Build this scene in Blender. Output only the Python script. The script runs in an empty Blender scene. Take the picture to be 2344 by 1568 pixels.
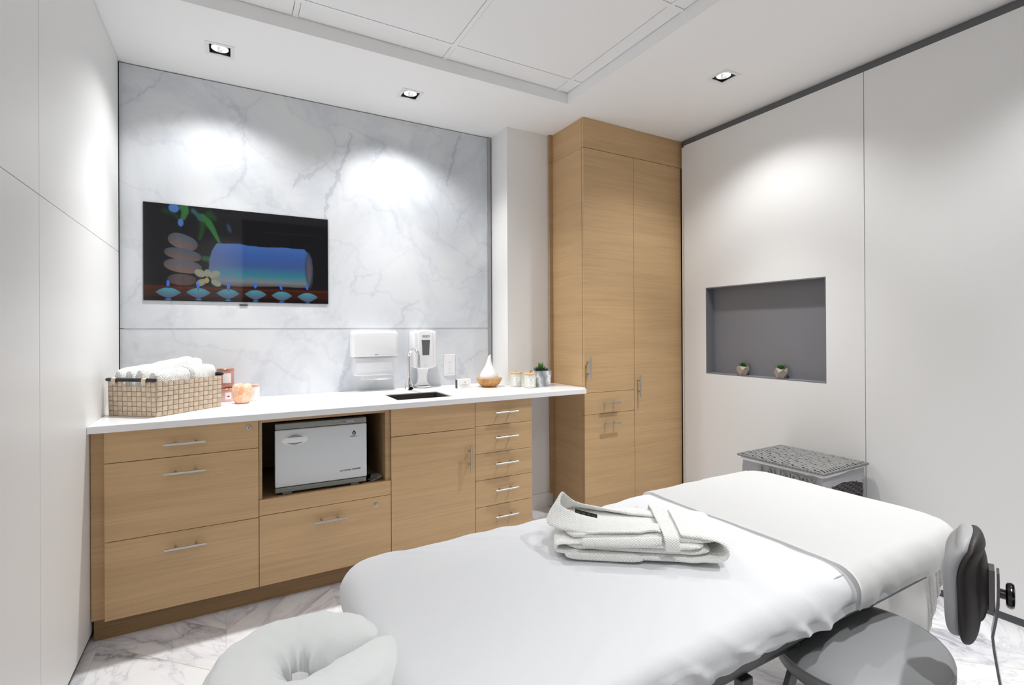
import bpy, bmesh, math, random
import numpy as np
from mathutils import Vector, Matrix, noise
PI = math.pi
random.seed(4)
SC = bpy.context.scene
COL = SC.collection
# ---------------------------------------------------------------- camera
YAW, PITCH, ROLL, FPX, H = 0.5124, 0.0015, -0.0051, 1143.8, 1.30
def cam_rot():
    s, c = math.sin(YAW), math.cos(YAW)
    R = Matrix(((c, -s, 0), (0, 0, -1), (s, c, 0)))
    s, c = math.sin(PITCH), math.cos(PITCH)
    Rp = Matrix(((1, 0, 0), (0, c, s), (0, -s, c)))
    s, c = math.sin(ROLL), math.cos(ROLL)
    Rr = Matrix(((c, -s, 0), (s, c, 0), (0, 0, 1)))
    return Rr @ Rp @ R
R = cam_rot()
cd = bpy.data.cameras.new('camera')
cd.sensor_width = 36.0
cd.lens = 36.0 * FPX / 2344.0
cd.shift_y = -27.8 / 2344.0
cd.clip_start = 0.05
cam = bpy.data.objects.new('camera', cd)
COL.objects.link(cam)
cam.matrix_world = Matrix(((R[0][0], -R[1][0], -R[2][0], 0), (R[0][1], -R[1][1], -R[2][1], 0),
                           (R[0][2], -R[1][2], -R[2][2], H), (0, 0, 0, 1)))
SC.camera = cam
# ---------------------------------------------------------------- world, exposure
w = bpy.data.worlds.new('world'); SC.world = w; w.use_nodes = True
w.node_tree.nodes['Background'].inputs[0].default_value = (1, 1, 1, 1)
w.node_tree.nodes['Background'].inputs[1].default_value = 0.0
SC.view_settings.view_transform = 'Standard'
SC.view_settings.look = 'None'
SC.view_settings.gamma = 1.0
SC.view_settings.use_curve_mapping = False
SC.view_settings.exposure = 0.28
SC.cycles.max_bounces = 12
SC.cycles.diffuse_bounces = 8
SC.cycles.glossy_bounces = 4
SC.cycles.transmission_bounces = 8
SC.cycles.transparent_max_bounces = 8
SC.cycles.sample_clamp_indirect = 6.0
SC.cycles.caustics_reflective = False
SC.cycles.caustics_refractive = False
# downlight positions (x, y); power of the spot in each
LIGHTS = [(-0.044, 2.967, 26), (0.963, 2.967, 25), (2.467, 1.896, 33), (2.467, 0.30, 37),
          (-0.044, -0.20, 19), (0.963, -0.20, 22)]
BEAM, BANG, SPILL = 3.3, 82, .85
TILT = [(-8, 0), (-8, 0), (0, 8), (0, 12), (0, 0), (0, 0)]    # how far each lamp is swivelled, degrees
LIGHT_COL = (0.995, 0.995, 1.0)
ZC = 2.752      # soffit underside
ZT = 2.820      # tray underside
# ---------------------------------------------------------------- materials
def mat(name, col=(.8, .8, .8), rough=.5, metal=0.0, spec=.5, emit=None, es=1.0, trans=0.0, coat=0.0, sheen=0.0, alpha=1.0):
    m = bpy.data.materials.new(name); m.use_nodes = True
    b = m.node_tree.nodes['Principled BSDF']
    b.inputs['Base Color'].default_value = (*col, 1)
    b.inputs['Roughness'].default_value = rough
    b.inputs['Metallic'].default_value = metal
    b.inputs['Specular IOR Level'].default_value = spec
    b.inputs['Transmission Weight'].default_value = trans
    b.inputs['Coat Weight'].default_value = coat
    b.inputs['Sheen Weight'].default_value = sheen
    b.inputs['Alpha'].default_value = alpha
    if emit:
        b.inputs['Emission Color'].default_value = (*emit, 1)
        b.inputs['Emission Strength'].default_value = es
    return m
def N(m, t, **kw):
    n = m.node_tree.nodes.new(t)
    for k, v in kw.items():
        if k in n.inputs: n.inputs[k].default_value = v
        else: setattr(n, k, v)
    return n
def L(m, a, b): m.node_tree.links.new(a, b)
def bsdf(m): return m.node_tree.nodes['Principled BSDF']
def ramp(m, stops):
    r = N(m, 'ShaderNodeValToRGB'); e = r.color_ramp.elements
    while len(e) < len(stops): e.new(.5)
    for i, (p, c) in enumerate(stops):
        e[i].position = p; e[i].color = (*c, 1) if len(c) == 3 else c
    return r
def math_(m, op, a, b=None, c=None):
    n = N(m, 'ShaderNodeMath', operation=op)
    for i, v in enumerate((a, b, c)):
        if v is None: continue
        if isinstance(v, (int, float)): n.inputs[i].default_value = v
        else: L(m, v, n.inputs[i])
    return n.outputs[0]
def geo_pos(m):
    return N(m, 'ShaderNodeNewGeometry').outputs['Position']
def obj_pos(m):
    return N(m, 'ShaderNodeTexCoord').outputs['Object']
def mapped(m, vec, scale=(1, 1, 1), rot=(0, 0, 0), loc=(0, 0, 0)):
    p = N(m, 'ShaderNodeMapping'); L(m, vec, p.inputs[0])
    p.inputs['Scale'].default_value = scale; p.inputs['Rotation'].default_value = rot; p.inputs['Location'].default_value = loc
    return p.outputs[0]
def bump(m, h, strength=.3, dist=.002):
    b = N(m, 'ShaderNodeBump'); b.inputs['Strength'].default_value = strength; b.inputs['Distance'].default_value = dist
    L(m, h, b.inputs['Height']); L(m, b.outputs[0], bsdf(m).inputs['Normal'])
def noise_tex(m, vec, scale, detail=3, rough=.5, dist=0.0):
    n = N(m, 'ShaderNodeTexNoise'); L(m, vec, n.inputs['Vector'])
    n.inputs['Scale'].default_value = scale; n.inputs['Detail'].default_value = detail
    n.inputs['Roughness'].default_value = rough; n.inputs['Distortion'].default_value = dist
    return n.outputs['Fac']
def mixc(m, fac, a, b, mode='MIX'):
    n = N(m, 'ShaderNodeMix', data_type='RGBA', blend_type=mode)
    for s, v in ((0, fac), (6, a), (7, b)):
        if isinstance(v, (int, float)): n.inputs[s].default_value = v
        elif isinstance(v, tuple): n.inputs[s].default_value = (*v, 1)
        else: L(m, v, n.inputs[s])
    return n.outputs[2]
def paint(name, col, rough=.6, amt=.05, scale=220.0):
    m = mat(name, col, rough)
    bump(m, noise_tex(m, geo_pos(m), scale, 2), amt, .001)
    return m
def wood(name, c1, c2, c3, along='X'):
    m = mat(name, c1, .42, spec=.4)
    g = geo_pos(m)
    sc = (1.3, 1.3, 60) if along == 'X' else (60, 60, 1.3)
    sy = (1.3, 1.3, 60)
    v = mapped(m, g, sc)
    f1 = noise_tex(m, v, 2.2, 4, .55, .06)
    f2 = noise_tex(m, mapped(m, g, (.7, .7, 11)), 1.5, 2, .5, .2)
    f3 = noise_tex(m, mapped(m, g, (6, 6, 420)), 2.0, 2, .6)
    r = ramp(m, [(.22, c2), (.52, c1), (.82, c3)]); L(m, f1, r.inputs[0])
    r2 = ramp(m, [(.35, (.93, .92, .91)), (.6, (1.02, 1.01, 1.0))]); L(m, f2, r2.inputs[0])
    c = mixc(m, 1.0, r.outputs[0], r2.outputs[0], 'MULTIPLY')
    r3 = ramp(m, [(.3, (.93, .92, .9)), (.6, (1, 1, 1))]); L(m, f3, r3.inputs[0])
    c = mixc(m, 1.0, c, r3.outputs[0], 'MULTIPLY')
    L(m, c, bsdf(m).inputs['Base Color'])
    bump(m, f3, .08, .0005)
    return m
M = {}
M['wall'] = paint('wall_laminate', (.80, .80, .79), .42)
M['wall_dark'] = mat('shadow_gap_black', (.006, .006, .006), .6)
M['ceil'] = paint('ceiling_paint', (.88, .88, .875), .8)
M['tile'] = paint('ceiling_tile', (.86, .865, .865), .85, .12, 500)
M['grid'] = mat('white_grid_metal', (.86, .86, .86), .5)
M['gap'] = mat('dark_joint', (.05, .05, .05), .8)
M['column'] = paint('column_paint', (.84, .835, .82), .6)
M['trimgrey'] = mat('anodised_grey_trim', (.16, .165, .175), .42, metal=.35)
M['basegrey'] = mat('dark_grey_baseboard', (.075, .082, .09), .5)
M['niche'] = paint('niche_grey_paint', (.195, .195, .213), .55, .1, 400)
M['back'] = paint('back_wall_paint', (.82, .82, .81), .6)
M['darkdoor'] = mat('dark_door_laminate', (.012, .011, .012), .4)
M['oak'] = wood('oak_veneer', (.585, .392, .208), (.525, .343, .172), (.62, .428, .236))
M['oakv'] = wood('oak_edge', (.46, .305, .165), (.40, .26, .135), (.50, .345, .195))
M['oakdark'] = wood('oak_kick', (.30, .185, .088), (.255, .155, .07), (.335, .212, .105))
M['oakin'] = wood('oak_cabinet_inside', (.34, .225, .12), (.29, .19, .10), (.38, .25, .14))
M['oakend'] = mat('dark_gap', (.04, .022, .01), .9)
M['quartz'] = mat('white_quartz', (.86, .86, .865), .22, spec=.5)
M['steel'] = mat('brushed_steel', (.56, .545, .52), .32, metal=1.0)
M['chrome'] = mat('chrome', (.82, .83, .85), .06, metal=1.0)
M['sinksteel'] = mat('sink_steel', (.085, .071, .059), .5, metal=.3)
M['white_gloss'] = mat('white_gloss_plastic', (.82, .82, .83), .18)
M['white_matt'] = mat('white_matt_plastic', (.80, .80, .805), .45)
M['clear'] = mat('frosted_clear_plastic', (.86, .87, .90), .16, alpha=.5)
M['paper'] = mat('white_paper', (.84, .84, .84), .9)
M['black'] = mat('black_plastic', (.006, .006, .006), .35)
M['blackgloss'] = mat('black_gloss_plastic', (.004, .004, .005), .12)
M['ink'] = mat('dark_ink', (.02, .02, .025), .6)
M['greyink'] = mat('grey_ink', (.25, .25, .26), .6)
M['red'] = mat('red_thread', (.7, .03, .05), .8)
M['gold'] = mat('copper_gold_lid', (.78, .42, .20), .22, metal=1.0)
M['goldink'] = mat('gold_ink', (.60, .45, .25), .5)
M['green'] = mat('succulent_green', (.045, .16, .03), .4)
M['green2'] = mat('succulent_light_green', (.13, .26, .06), .4)
M['greend'] = mat('dark_foliage_green', (.018, .07, .018), .5)
M['lidwood'] = mat('pale_wood_lid', (.66, .44, .22), .5)
M['candle_glass'] = mat('pale_green_frosted_glass', (.70, .72, .62), .25)
M['pinkglass'] = mat('pink_candle_glass', (.52, .24, .22), .15)
M['salt'] = mat('salt_crystal', (.88, .62, .45), .55)
M['pot_tan'] = mat('tan_ceramic', (.40, .335, .285), .6)
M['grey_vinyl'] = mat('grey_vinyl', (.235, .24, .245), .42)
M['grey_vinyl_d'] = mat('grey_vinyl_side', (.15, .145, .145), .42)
M['vinyl_light'] = mat('light_grey_vinyl', (.30, .30, .31), .55)
M['shell'] = mat('dark_brown_shell', (.020, .017, .016), .55, spec=.35)
M['darkmetal'] = mat('dark_chrome', (.13, .12, .12), .18, metal=1.0)
M['tablemetal'] = mat('grey_table_metal', (.10, .105, .10), .45, metal=.3)
M['warm_white'] = mat('warmer_white_door', (.64, .665, .68), .28)
M['warm_grey'] = mat('warmer_grey_trim', (.25, .265, .245), .4)
M['warm_dark'] = mat('warmer_dark_body', (.04, .04, .04), .5)
def cloth(name, col, wscale=900, amt=.15, big=.25):
    m = mat(name, col, .95, spec=.15, sheen=.15)
    g = geo_pos(m)
    f = noise_tex(m, g, wscale, 2, .6); f2 = noise_tex(m, g, 14, 4, .6, .8)
    h = math_(m, 'ADD', math_(m, 'MULTIPLY', f, .12), math_(m, 'MULTIPLY', f2, big))
    bump(m, h, amt * 2, .004)
    return m
M['sheet'] = cloth('light_grey_flannel_sheet', (.645, .655, .67), amt=.3, big=.5)
M['cover'] = cloth('white_cotton_cover', (.85, .85, .84), amt=.25, big=.4)
M['cradlecloth'] = cloth('pale_grey_flannel_cover', (.72, .74, .735), amt=.35, big=.6)
def waffle(name, col, s=.0085):
    m = mat(name, col, .95, spec=.1, sheen=.2)
    g = obj_pos(m); k = 2 * PI / s
    sx = N(m, 'ShaderNodeSeparateXYZ'); L(m, mapped(m, g, (1, 1, 1), (0, 0, .64)), sx.inputs[0])
    a = math_(m, 'SINE', math_(m, 'MULTIPLY', sx.outputs[0], k))
    b = math_(m, 'SINE', math_(m, 'MULTIPLY', math_(m, 'ADD', sx.outputs[1], sx.outputs[2]), k))
    n = noise_tex(m, g, 40, 3, .6)
    bump(m, math_(m, 'ADD', math_(m, 'MULTIPLY', a, b), math_(m, 'MULTIPLY', n, 1.2)), 1.0, .0011)
    return m
M['waffle'] = waffle('white_waffle_cotton', (.90, .90, .875))
M['liner'] = cloth('white_linen_liner', (.72, .71, .73), big=.3)
M['linerhem'] = cloth('white_linen_hem', (.80, .80, .82))
# marble slabs: pattern painted along veins plus fine noise
def marble_wall():
    m = mat('white_marble_slab', (.74, .76, .79), .30, spec=.22)
    g = geo_pos(m)
    warp = noise_tex(m, g, 1.4, 4, .55, .5)
    cl = ramp(m, [(.30, (.55, .575, .61)), (.52, (.67, .69, .715)), (.75, (.71, .725, .72))])
    L(m, noise_tex(m, mapped(m, g, (1, 1, .75), (0, .7, 0)), 2.0, 5, .62, 1.2), cl.inputs[0])
    v = N(m, 'ShaderNodeTexWave', wave_type='BANDS', bands_direction='X')
    L(m, mapped(m, g, (1, 1, 1), (0, .95, 0)), v.inputs['Vector'])
    v.inputs['Scale'].default_value = .9; v.inputs['Distortion'].default_value = 14
    v.inputs['Detail'].default_value = 6; v.inputs['Detail Scale'].default_value = 1.4; v.inputs['Detail Roughness'].default_value = .62
    vr = ramp(m, [(0.0, (.84, .85, .88)), (.05, (1, 1, 1))]); L(m, v.outputs['Fac'], vr.inputs[0])
    c = mixc(m, .45, cl.outputs[0], mixc(m, 1.0, cl.outputs[0], vr.outputs[0], 'MULTIPLY'))
    at = N(m, 'ShaderNodeAttribute', attribute_name='vein')
    c = mixc(m, at.outputs['Fac'], c, (.36, .375, .44))
    L(m, c, bsdf(m).inputs['Base Color'])
    return m
M['marble'] = marble_wall()
def marble_floor():
    m = mat('marble_chevron_tile', (.8, .8, .8), .2, spec=.4)
    s = N(m, 'ShaderNodeSeparateXYZ'); L(m, geo_pos(m), s.inputs[0])
    x, y = s.outputs[0], s.outputs[1]
    Wd, P = .462, .323
    u = math_(m, 'DIVIDE', math_(m, 'ADD', x, .022 + 20 * Wd), Wd)
    col = math_(m, 'FLOOR', u); fu = math_(m, 'SUBTRACT', u, col)
    par = math_(m, 'MODULO', col, 2.0)
    # distance into the column, mirrored on odd columns
    tri = math_(m, 'ABSOLUTE', math_(m, 'SUBTRACT', par, fu))
    q = math_(m, 'SUBTRACT', y, math_(m, 'MULTIPLY', tri, Wd))
    v = math_(m, 'DIVIDE', math_(m, 'ADD', q, -2.523 + 20 * P), P)
    row = math_(m, 'FLOOR', v); fv = math_(m, 'SUBTRACT', v, row)
    def line(f, w):
        d = math_(m, 'MINIMUM', f, math_(m, 'SUBTRACT', 1.0, f))
        return math_(m, 'LESS_THAN', d, w)
    gold = line(fv, .0052); seam = line(fu, .0016)
    cmb = N(m, 'ShaderNodeCombineXYZ')
    L(m, math_(m, 'MULTIPLY', col, 3.71), cmb.inputs[0]); L(m, math_(m, 'MULTIPLY', row, 5.13), cmb.inputs[1]); L(m, math_(m, 'ADD', col, row), cmb.inputs[2])
    sgn = math_(m, 'SUBTRACT', math_(m, 'MULTIPLY', par, 2.0), 1.0)
    dvec = N(m, 'ShaderNodeCombineXYZ')
    along = math_(m, 'SUBTRACT', math_(m, 'MULTIPLY', x, sgn), y)
    acr = math_(m, 'ADD', math_(m, 'MULTIPLY', x, sgn), y)
    L(m, math_(m, 'MULTIPLY', along, .75), dvec.inputs[0]); L(m, math_(m, 'MULTIPLY', acr, 1.9), dvec.inputs[1])
    add = N(m, 'ShaderNodeVectorMath', operation='ADD'); L(m, dvec.outputs[0], add.inputs[0]); L(m, cmb.outputs[0], add.inputs[1])
    n1 = noise_tex(m, add.outputs[0], 1.1, 5, .55, 1.2)
    d1 = math_(m, 'ABSOLUTE', math_(m, 'SUBTRACT', n1, .5))
    r1 = ramp(m, [(0.0, (.30, .30, .34)), (.018, (.52, .52, .56)), (.07, (.68, .68, .70)), (.13, (.75, .75, .76))]); L(m, d1, r1.inputs[0])
    n2 = noise_tex(m, add.outputs[0], 2.0, 4, .6, 1.6)
    r2 = ramp(m, [(0.0, (.80, .80, .83)), (.02, (.96, .96, .97)), (.05, (1, 1, 1))]); L(m, math_(m, 'ABSOLUTE', math_(m, 'SUBTRACT', n2, .52)), r2.inputs[0])
    n3 = noise_tex(m, add.outputs[0], .9, 3, .5, .6)
    msk = ramp(m, [(.40, (0, 0, 0)), (.62, (1, 1, 1))]); L(m, n3, msk.inputs[0])
    c = mixc(m, msk.outputs[0], (.75, .75, .76), r1.outputs[0])
    c = mixc(m, 1.0, c, r2.outputs[0], 'MULTIPLY')
    c = mixc(m, seam, c, (.50, .48, .45))
    c = mixc(m, gold, c, (.52, .40, .26))
    L(m, c, bsdf(m).inputs['Base Color'])
    return m
M['floor'] = marble_floor()
def marbled_pot():
    m = mat('grey_marbled_ceramic', (.5, .5, .5), .45)
    v = N(m, 'ShaderNodeTexWave', wave_type='BANDS', bands_direction='DIAGONAL')
    L(m, obj_pos(m), v.inputs['Vector'])
    v.inputs['Scale'].default_value = 7; v.inputs['Distortion'].default_value = 9; v.inputs['Detail'].default_value = 3; v.inputs['Detail Scale'].default_value = .8
    r = ramp(m, [(0.0, (.22, .24, .26)), (.5, (.36, .38, .40)), (.85, (.46, .48, .50)), (.97, (.75, .76, .78))]); L(m, v.outputs['Fac'], r.inputs[0])
    L(m, r.outputs[0], bsdf(m).inputs['Base Color'])
    return m
M['marbled'] = marbled_pot()
def bowlwood():
    m = mat('honey_wood_bowl', (.55, .28, .08), .3)
    v = mapped(m, obj_pos(m), (60, 8, 8), (.2, .3, .2))
    r = ramp(m, [(.3, (.36, .16, .035)), (.55, (.56, .29, .085)), (.8, (.68, .40, .15))]); L(m, noise_tex(m, v, 1.0, 4, .6, .4), r.inputs[0])
    L(m, r.outputs[0], bsdf(m).inputs['Base Color'])
    return m
M['bowl'] = bowlwood()
def saltmat():
    m = M['salt']
    g = obj_pos(m)
    r = ramp(m, [(.35, (.88, .42, .22)), (.6, (.92, .66, .50)), (.75, (.95, .86, .80))]); L(m, noise_tex(m, g, 35, 4, .6, 1.0), r.inputs[0])
    L(m, r.outputs[0], bsdf(m).inputs['Base Color'])
    bsdf(m).inputs['Subsurface Weight'].default_value = .3
    bsdf(m).inputs['Subsurface Radius'].default_value = (.01, .006, .003)
    bump(m, noise_tex(m, g, 60, 4), .5, .003)
saltmat()
def ribbon(name, c):
    m = mat(name, c, .8)
    v = mapped(m, geo_pos(m), (1, 1, 1))
    f = noise_tex(m, mapped(m, geo_pos(m), (500, 500, 60)), 1.0, 2)
    r = ramp(m, [(.3, tuple(k * .86 for k in c)), (.7, tuple(min(1, k * 1.08) for k in c))]); L(m, f, r.inputs[0])
    L(m, r.outputs[0], bsdf(m).inputs['Base Color'])
    return m
M['ribbon'] = ribbon('beige_woven_strap', (.66, .54, .41))
M['ribbon2'] = ribbon('beige_woven_strap_cross', (.585, .47, .35))
M['ribbon3'] = mat('dark_beige_gap', (.30, .21, .14), .9)
M['wicker'] = ribbon('grey_wicker', (.225, .228, .222))
M['wickerd'] = ribbon('dark_grey_wicker', (.085, .078, .078))
# ---------------------------------------------------------------- mesh helpers
def add_box(bm, x0, x1, y0, y1, z0, z1, bev=0.0, seg=2):
    vs = [bm.verts.new((x, y, z)) for z in (z0, z1) for y in (y0, y1) for x in (x0, x1)]
    f = [(0, 2, 3, 1), (4, 5, 7, 6), (0, 1, 5, 4), (2, 6, 7, 3), (0, 4, 6, 2), (1, 3, 7, 5)]
    fs = [bm.faces.new([vs[i] for i in q]) for q in f]
    if bev > 0:
        es = list({e for q in fs for e in q.edges})
        bmesh.ops.bevel(bm, geom=es, offset=bev, segments=seg, profile=.5, affect='EDGES', clamp_overlap=True)
    return vs
def box(*a, **k):
    bm = bmesh.new(); add_box(bm, *a, **k); return bm
def frame_of(d):
    d = d.normalized(); u = d.orthogonal().normalized(); return u, d.cross(u)
def add_tube(bm, pts, r, n=12, cap=True, radii=None):
    pts = [Vector(p) for p in pts]; rings = []
    d0 = (pts[1] - pts[0]).normalized(); u = d0.orthogonal().normalized()
    for i, p in enumerate(pts):
        if i == 0: d = pts[1] - pts[0]
        elif i == len(pts) - 1: d = pts[-1] - pts[-2]
        else: d = (pts[i + 1] - p).normalized() + (p - pts[i - 1]).normalized()
        d.normalize(); u = (u - d * u.dot(d)).normalized(); v = d.cross(u)
        rr = radii[i] if radii else r
        rings.append([bm.verts.new(p + (u * math.cos(2 * PI * k / n) + v * math.sin(2 * PI * k / n)) * rr) for k in range(n)])
    for a, b in zip(rings, rings[1:]):
        for k in range(n): bm.faces.new((a[k], a[(k + 1) % n], b[(k + 1) % n], b[k]))
    if cap:
        bm.faces.new(rings[0][::-1]); bm.faces.new(rings[-1])
def tube(pts, r, **k):
    bm = bmesh.new(); add_tube(bm, pts, r, **k); return bm
def add_lathe(bm, prof, c=(0, 0, 0), n=32, sx=1.0, sy=1.0, cap0=True, cap1=True):
    rings = []
    for r, z in prof:
        rings.append([bm.verts.new((c[0] + sx * r * math.cos(2 * PI * k / n), c[1] + sy * r * math.sin(2 * PI * k / n), c[2] + z)) for k in range(n)])
    for a, b in zip(rings, rings[1:]):
        for k in range(n): bm.faces.new((a[k], a[(k + 1) % n], b[(k + 1) % n], b[k]))
    if cap0: bm.faces.new(rings[0][::-1])
    if cap1: bm.faces.new(rings[-1])
def lathe(*a, **k):
    bm = bmesh.new(); add_lathe(bm, *a, **k); return bm
def add_grid(bm, fn, nu, nv, close_u=False):
    g = [[bm.verts.new(fn(i / (nu if close_u else nu - 1), j / (nv - 1))) for j in range(nv)] for i in range(nu)]
    for i in range(nu if close_u else nu - 1):
        for j in range(nv - 1):
            a = g[i]; b = g[(i + 1) % nu]
            bm.faces.new((a[j], b[j], b[j + 1], a[j + 1]))
    return g
def prism(pts, z0, z1, bev=0.0):
    """polygon in XY extruded in Z"""
    bm = bmesh.new()
    a = [bm.verts.new((x, y, z0)) for x, y in pts]; b = [bm.verts.new((x, y, z1)) for x, y in pts]
    n = len(pts)
    bm.faces.new(a[::-1]); bm.faces.new(b)
    for i in range(n): bm.faces.new((a[i], a[(i + 1) % n], b[(i + 1) % n], b[i]))
    if bev: bmesh.ops.bevel(bm, geom=list(bm.edges), offset=bev, segments=2, profile=.5, affect='EDGES', clamp_overlap=True)
    return bm
def xform(bm, mtx):
    bmesh.ops.transform(bm, matrix=mtx, verts=bm.verts); return bm
ORG = {}
def obj(name, bm, m, parent=None, smooth=False, loc=None, label=None):
    """one mesh object; geometry is given in world space"""
    if parent is not None: org = ORG[parent.name]
    elif loc is not None: org = Vector(loc)
    else:
        xs = [v.co for v in bm.verts]
        mn = [min(c[i] for c in xs) for i in range(3)]; mx = [max(c[i] for c in xs) for i in range(3)]
        org = Vector(((mn[0] + mx[0]) / 2, (mn[1] + mx[1]) / 2, mn[2]))
    bmesh.ops.recalc_face_normals(bm, faces=bm.faces)
    bmesh.ops.translate(bm, vec=-org, verts=bm.verts)
    me = bpy.data.meshes.new(name); bm.to_mesh(me); bm.free()
    ms = m if isinstance(m, (list, tuple)) else [m]
    for q in ms: me.materials.append(q)
    if smooth:
        for p in me.polygons: p.use_smooth = True
        me.set_sharp_from_angle(angle=math.radians(40 if smooth is True else smooth))
    o = bpy.data.objects.new(name, me); COL.objects.link(o)
    if parent is not None: o.parent = parent
    else: o.location = org
    ORG[o.name] = org
    if label: o['label'] = label
    return o
def tag(o, label, cat, group=None):
    o['label'] = label; o['category'] = cat
    if group: o['group'] = group
    return o
def thing(name, label, cat, loc, group=None):
    o = bpy.data.objects.new(name, None); COL.objects.link(o)
    o.location = loc; o.empty_display_size = .05
    ORG[o.name] = Vector(loc)
    return tag(o, label, cat, group)
def struct(name, bm, m, parent=None, **k):
    o = obj(name, bm, m, parent, **k)
    if parent is None: o['kind'] = 'structure'
    return o
def dup(root, loc, label, group=None):
    def cp(o, par):
        c = o.copy(); COL.objects.link(c); c.parent = par
        for ch in [q for q in bpy.data.objects if q.parent == o and q is not c]: cp(ch, c)
        return c
    c = cp(root, None); c.location = loc; c['label'] = label
    if group: c['group'] = group
    return c
def text_bm(s, size, depth=.0006, shear=0.0, spacing=1.0, bold=0.0):
    cu = bpy.data.curves.new('t', 'FONT'); cu.body = s; cu.size = size; cu.extrude = depth; cu.shear = shear
    cu.space_character = spacing; cu.offset = bold; cu.align_x = 'LEFT'
    o = bpy.data.objects.new('t', cu); COL.objects.link(o)
    me = bpy.data.meshes.new_from_object(o.evaluated_get(bpy.context.evaluated_depsgraph_get()))
    bm = bmesh.new(); bm.from_mesh(me)
    bpy.data.objects.remove(o); bpy.data.curves.remove(cu); bpy.data.meshes.remove(me)
    return bm
def text_on(s, size, origin, xdir, ydir, **k):
    """text whose baseline starts at origin, running along xdir"""
    bpy.context.view_layer.update()
    bm = text_bm(s, size, **k)
    x = Vector(xdir).normalized(); y = Vector(ydir).normalized(); z = x.cross(y); o = Vector(origin)
    return xform(bm, Matrix(((x.x, y.x, z.x, o.x), (x.y, y.y, z.y, o.y), (x.z, y.z, z.z, o.z), (0, 0, 0, 1))))
def nz(x, y, z=0.0): return noise.noise(Vector((x, y, z)))
def slab_holes(x0, x1, y0, y1, z0, z1, holes):
    bm = bmesh.new()
    xs = sorted({x0, x1, *[h[0] for h in holes if x0 < h[0] < x1], *[h[1] for h in holes if x0 < h[1] < x1]})
    ys = sorted({y0, y1, *[h[2] for h in holes if y0 < h[2] < y1], *[h[3] for h in holes if y0 < h[3] < y1]})
    for a, b in zip(xs, xs[1:]):
        for c, d in zip(ys, ys[1:]):
            mx, my = (a + b) / 2, (c + d) / 2
            if any(h[0] < mx < h[1] and h[2] < my < h[3] for h in holes): continue
            add_box(bm, a, b, c, d, z0, z1)
    bmesh.ops.remove_doubles(bm, verts=bm.verts, dist=1e-5)
    # drop the inner faces shared by neighbouring cells
    seen = {}
    for f in bm.faces: seen.setdefault(tuple(round(c, 4) for c in f.calc_center_median()), []).append(f)
    bmesh.ops.delete(bm, geom=[f for fs in seen.values() if len(fs) > 1 for f in fs], context='FACES')
    return bm
# ================================================================ ROOM
XL, XR, YM, YB = -0.517, 2.998, 3.347, -0.60
struct('floor', box(XL - .15, 3.25, YB - .1, 3.5, -.06, 0), M['floor'])
TX0, TX1, TY0, TY1 = -0.35, 1.883, .10, 2.607      # tray opening
hs = .048
holes = [(x - hs, x + hs, y - hs, y + hs) for x, y, p in LIGHTS]
struct('ceiling', slab_holes(XL - .1, 3.2, YB - .1, 3.5, ZC, ZC + .20, holes + [(TX0, TX1, TY0, TY1)]), M['ceil'])
# raised tray: white T-grid with lay-in tiles
struct('trim_8', box(TX0 - .02, TX1 + .02, TY0 - .02, TY1 + .02, ZT + .03, ZT + .05), M['gap'])
gx = [-.487 + .767 * i for i in range(4)]; gy = [.082 + .797 * i for i in range(4)]
gx[1], gx[2], gx[3] = .275, 1.043, 1.806
gy[3], gy[2], gy[1] = 2.467, 1.672, .877
bm = bmesh.new()
for x in gx[1:]: add_box(bm, x - .012, x + .012, TY0, TY1, ZT, ZT + .012)
xs_ = [TX0] + gx[1:] + [TX1]; ys_ = [TY0] + gy[1:] + [TY1]
for y in gy[1:]:
    for a, b in zip(xs_, xs_[1:]): add_box(bm, a + .012 * (a > TX0), b - .012 * (b < TX1), y - .012, y + .012, ZT, ZT + .012)
struct('trim_9', bm, M['grid'])
ti = 0
bm = bmesh.new()
for a, b in zip(xs_, xs_[1:]):
    for c, d in zip(ys_, ys_[1:]):
        g = .0145
        add_box(bm, a + (g if a > TX0 else 0), b - (g if b < TX1 else .004), c + (g if c > TY0 else 0), d - (g if d < TY1 else .004), ZT + .002, ZT + .018)
struct('trim_10', bm, M['tile'])
# ---- left wall: laminate panels with thin joints
bm = bmesh.new()
J = .0016
for y0, y1 in ((YB, 2.068 - J), (2.068 + J, 3.325)):
    for z0, z1 in ((.035, 1.731 - J), (1.731 + J, ZC - .004)):
        add_box(bm, XL - .02, XL, y0, y1, z0, z1)
struct('wall_left', bm, M['wall'])
struct('trim_1', box(XL - .05, XL - .021, YB, 3.40, 0, ZC), M['wall_dark'])
struct('baseboard_left', box(XL - .021, XL - .010, YB, 2.70, 0, .035), M['basegrey'])
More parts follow.
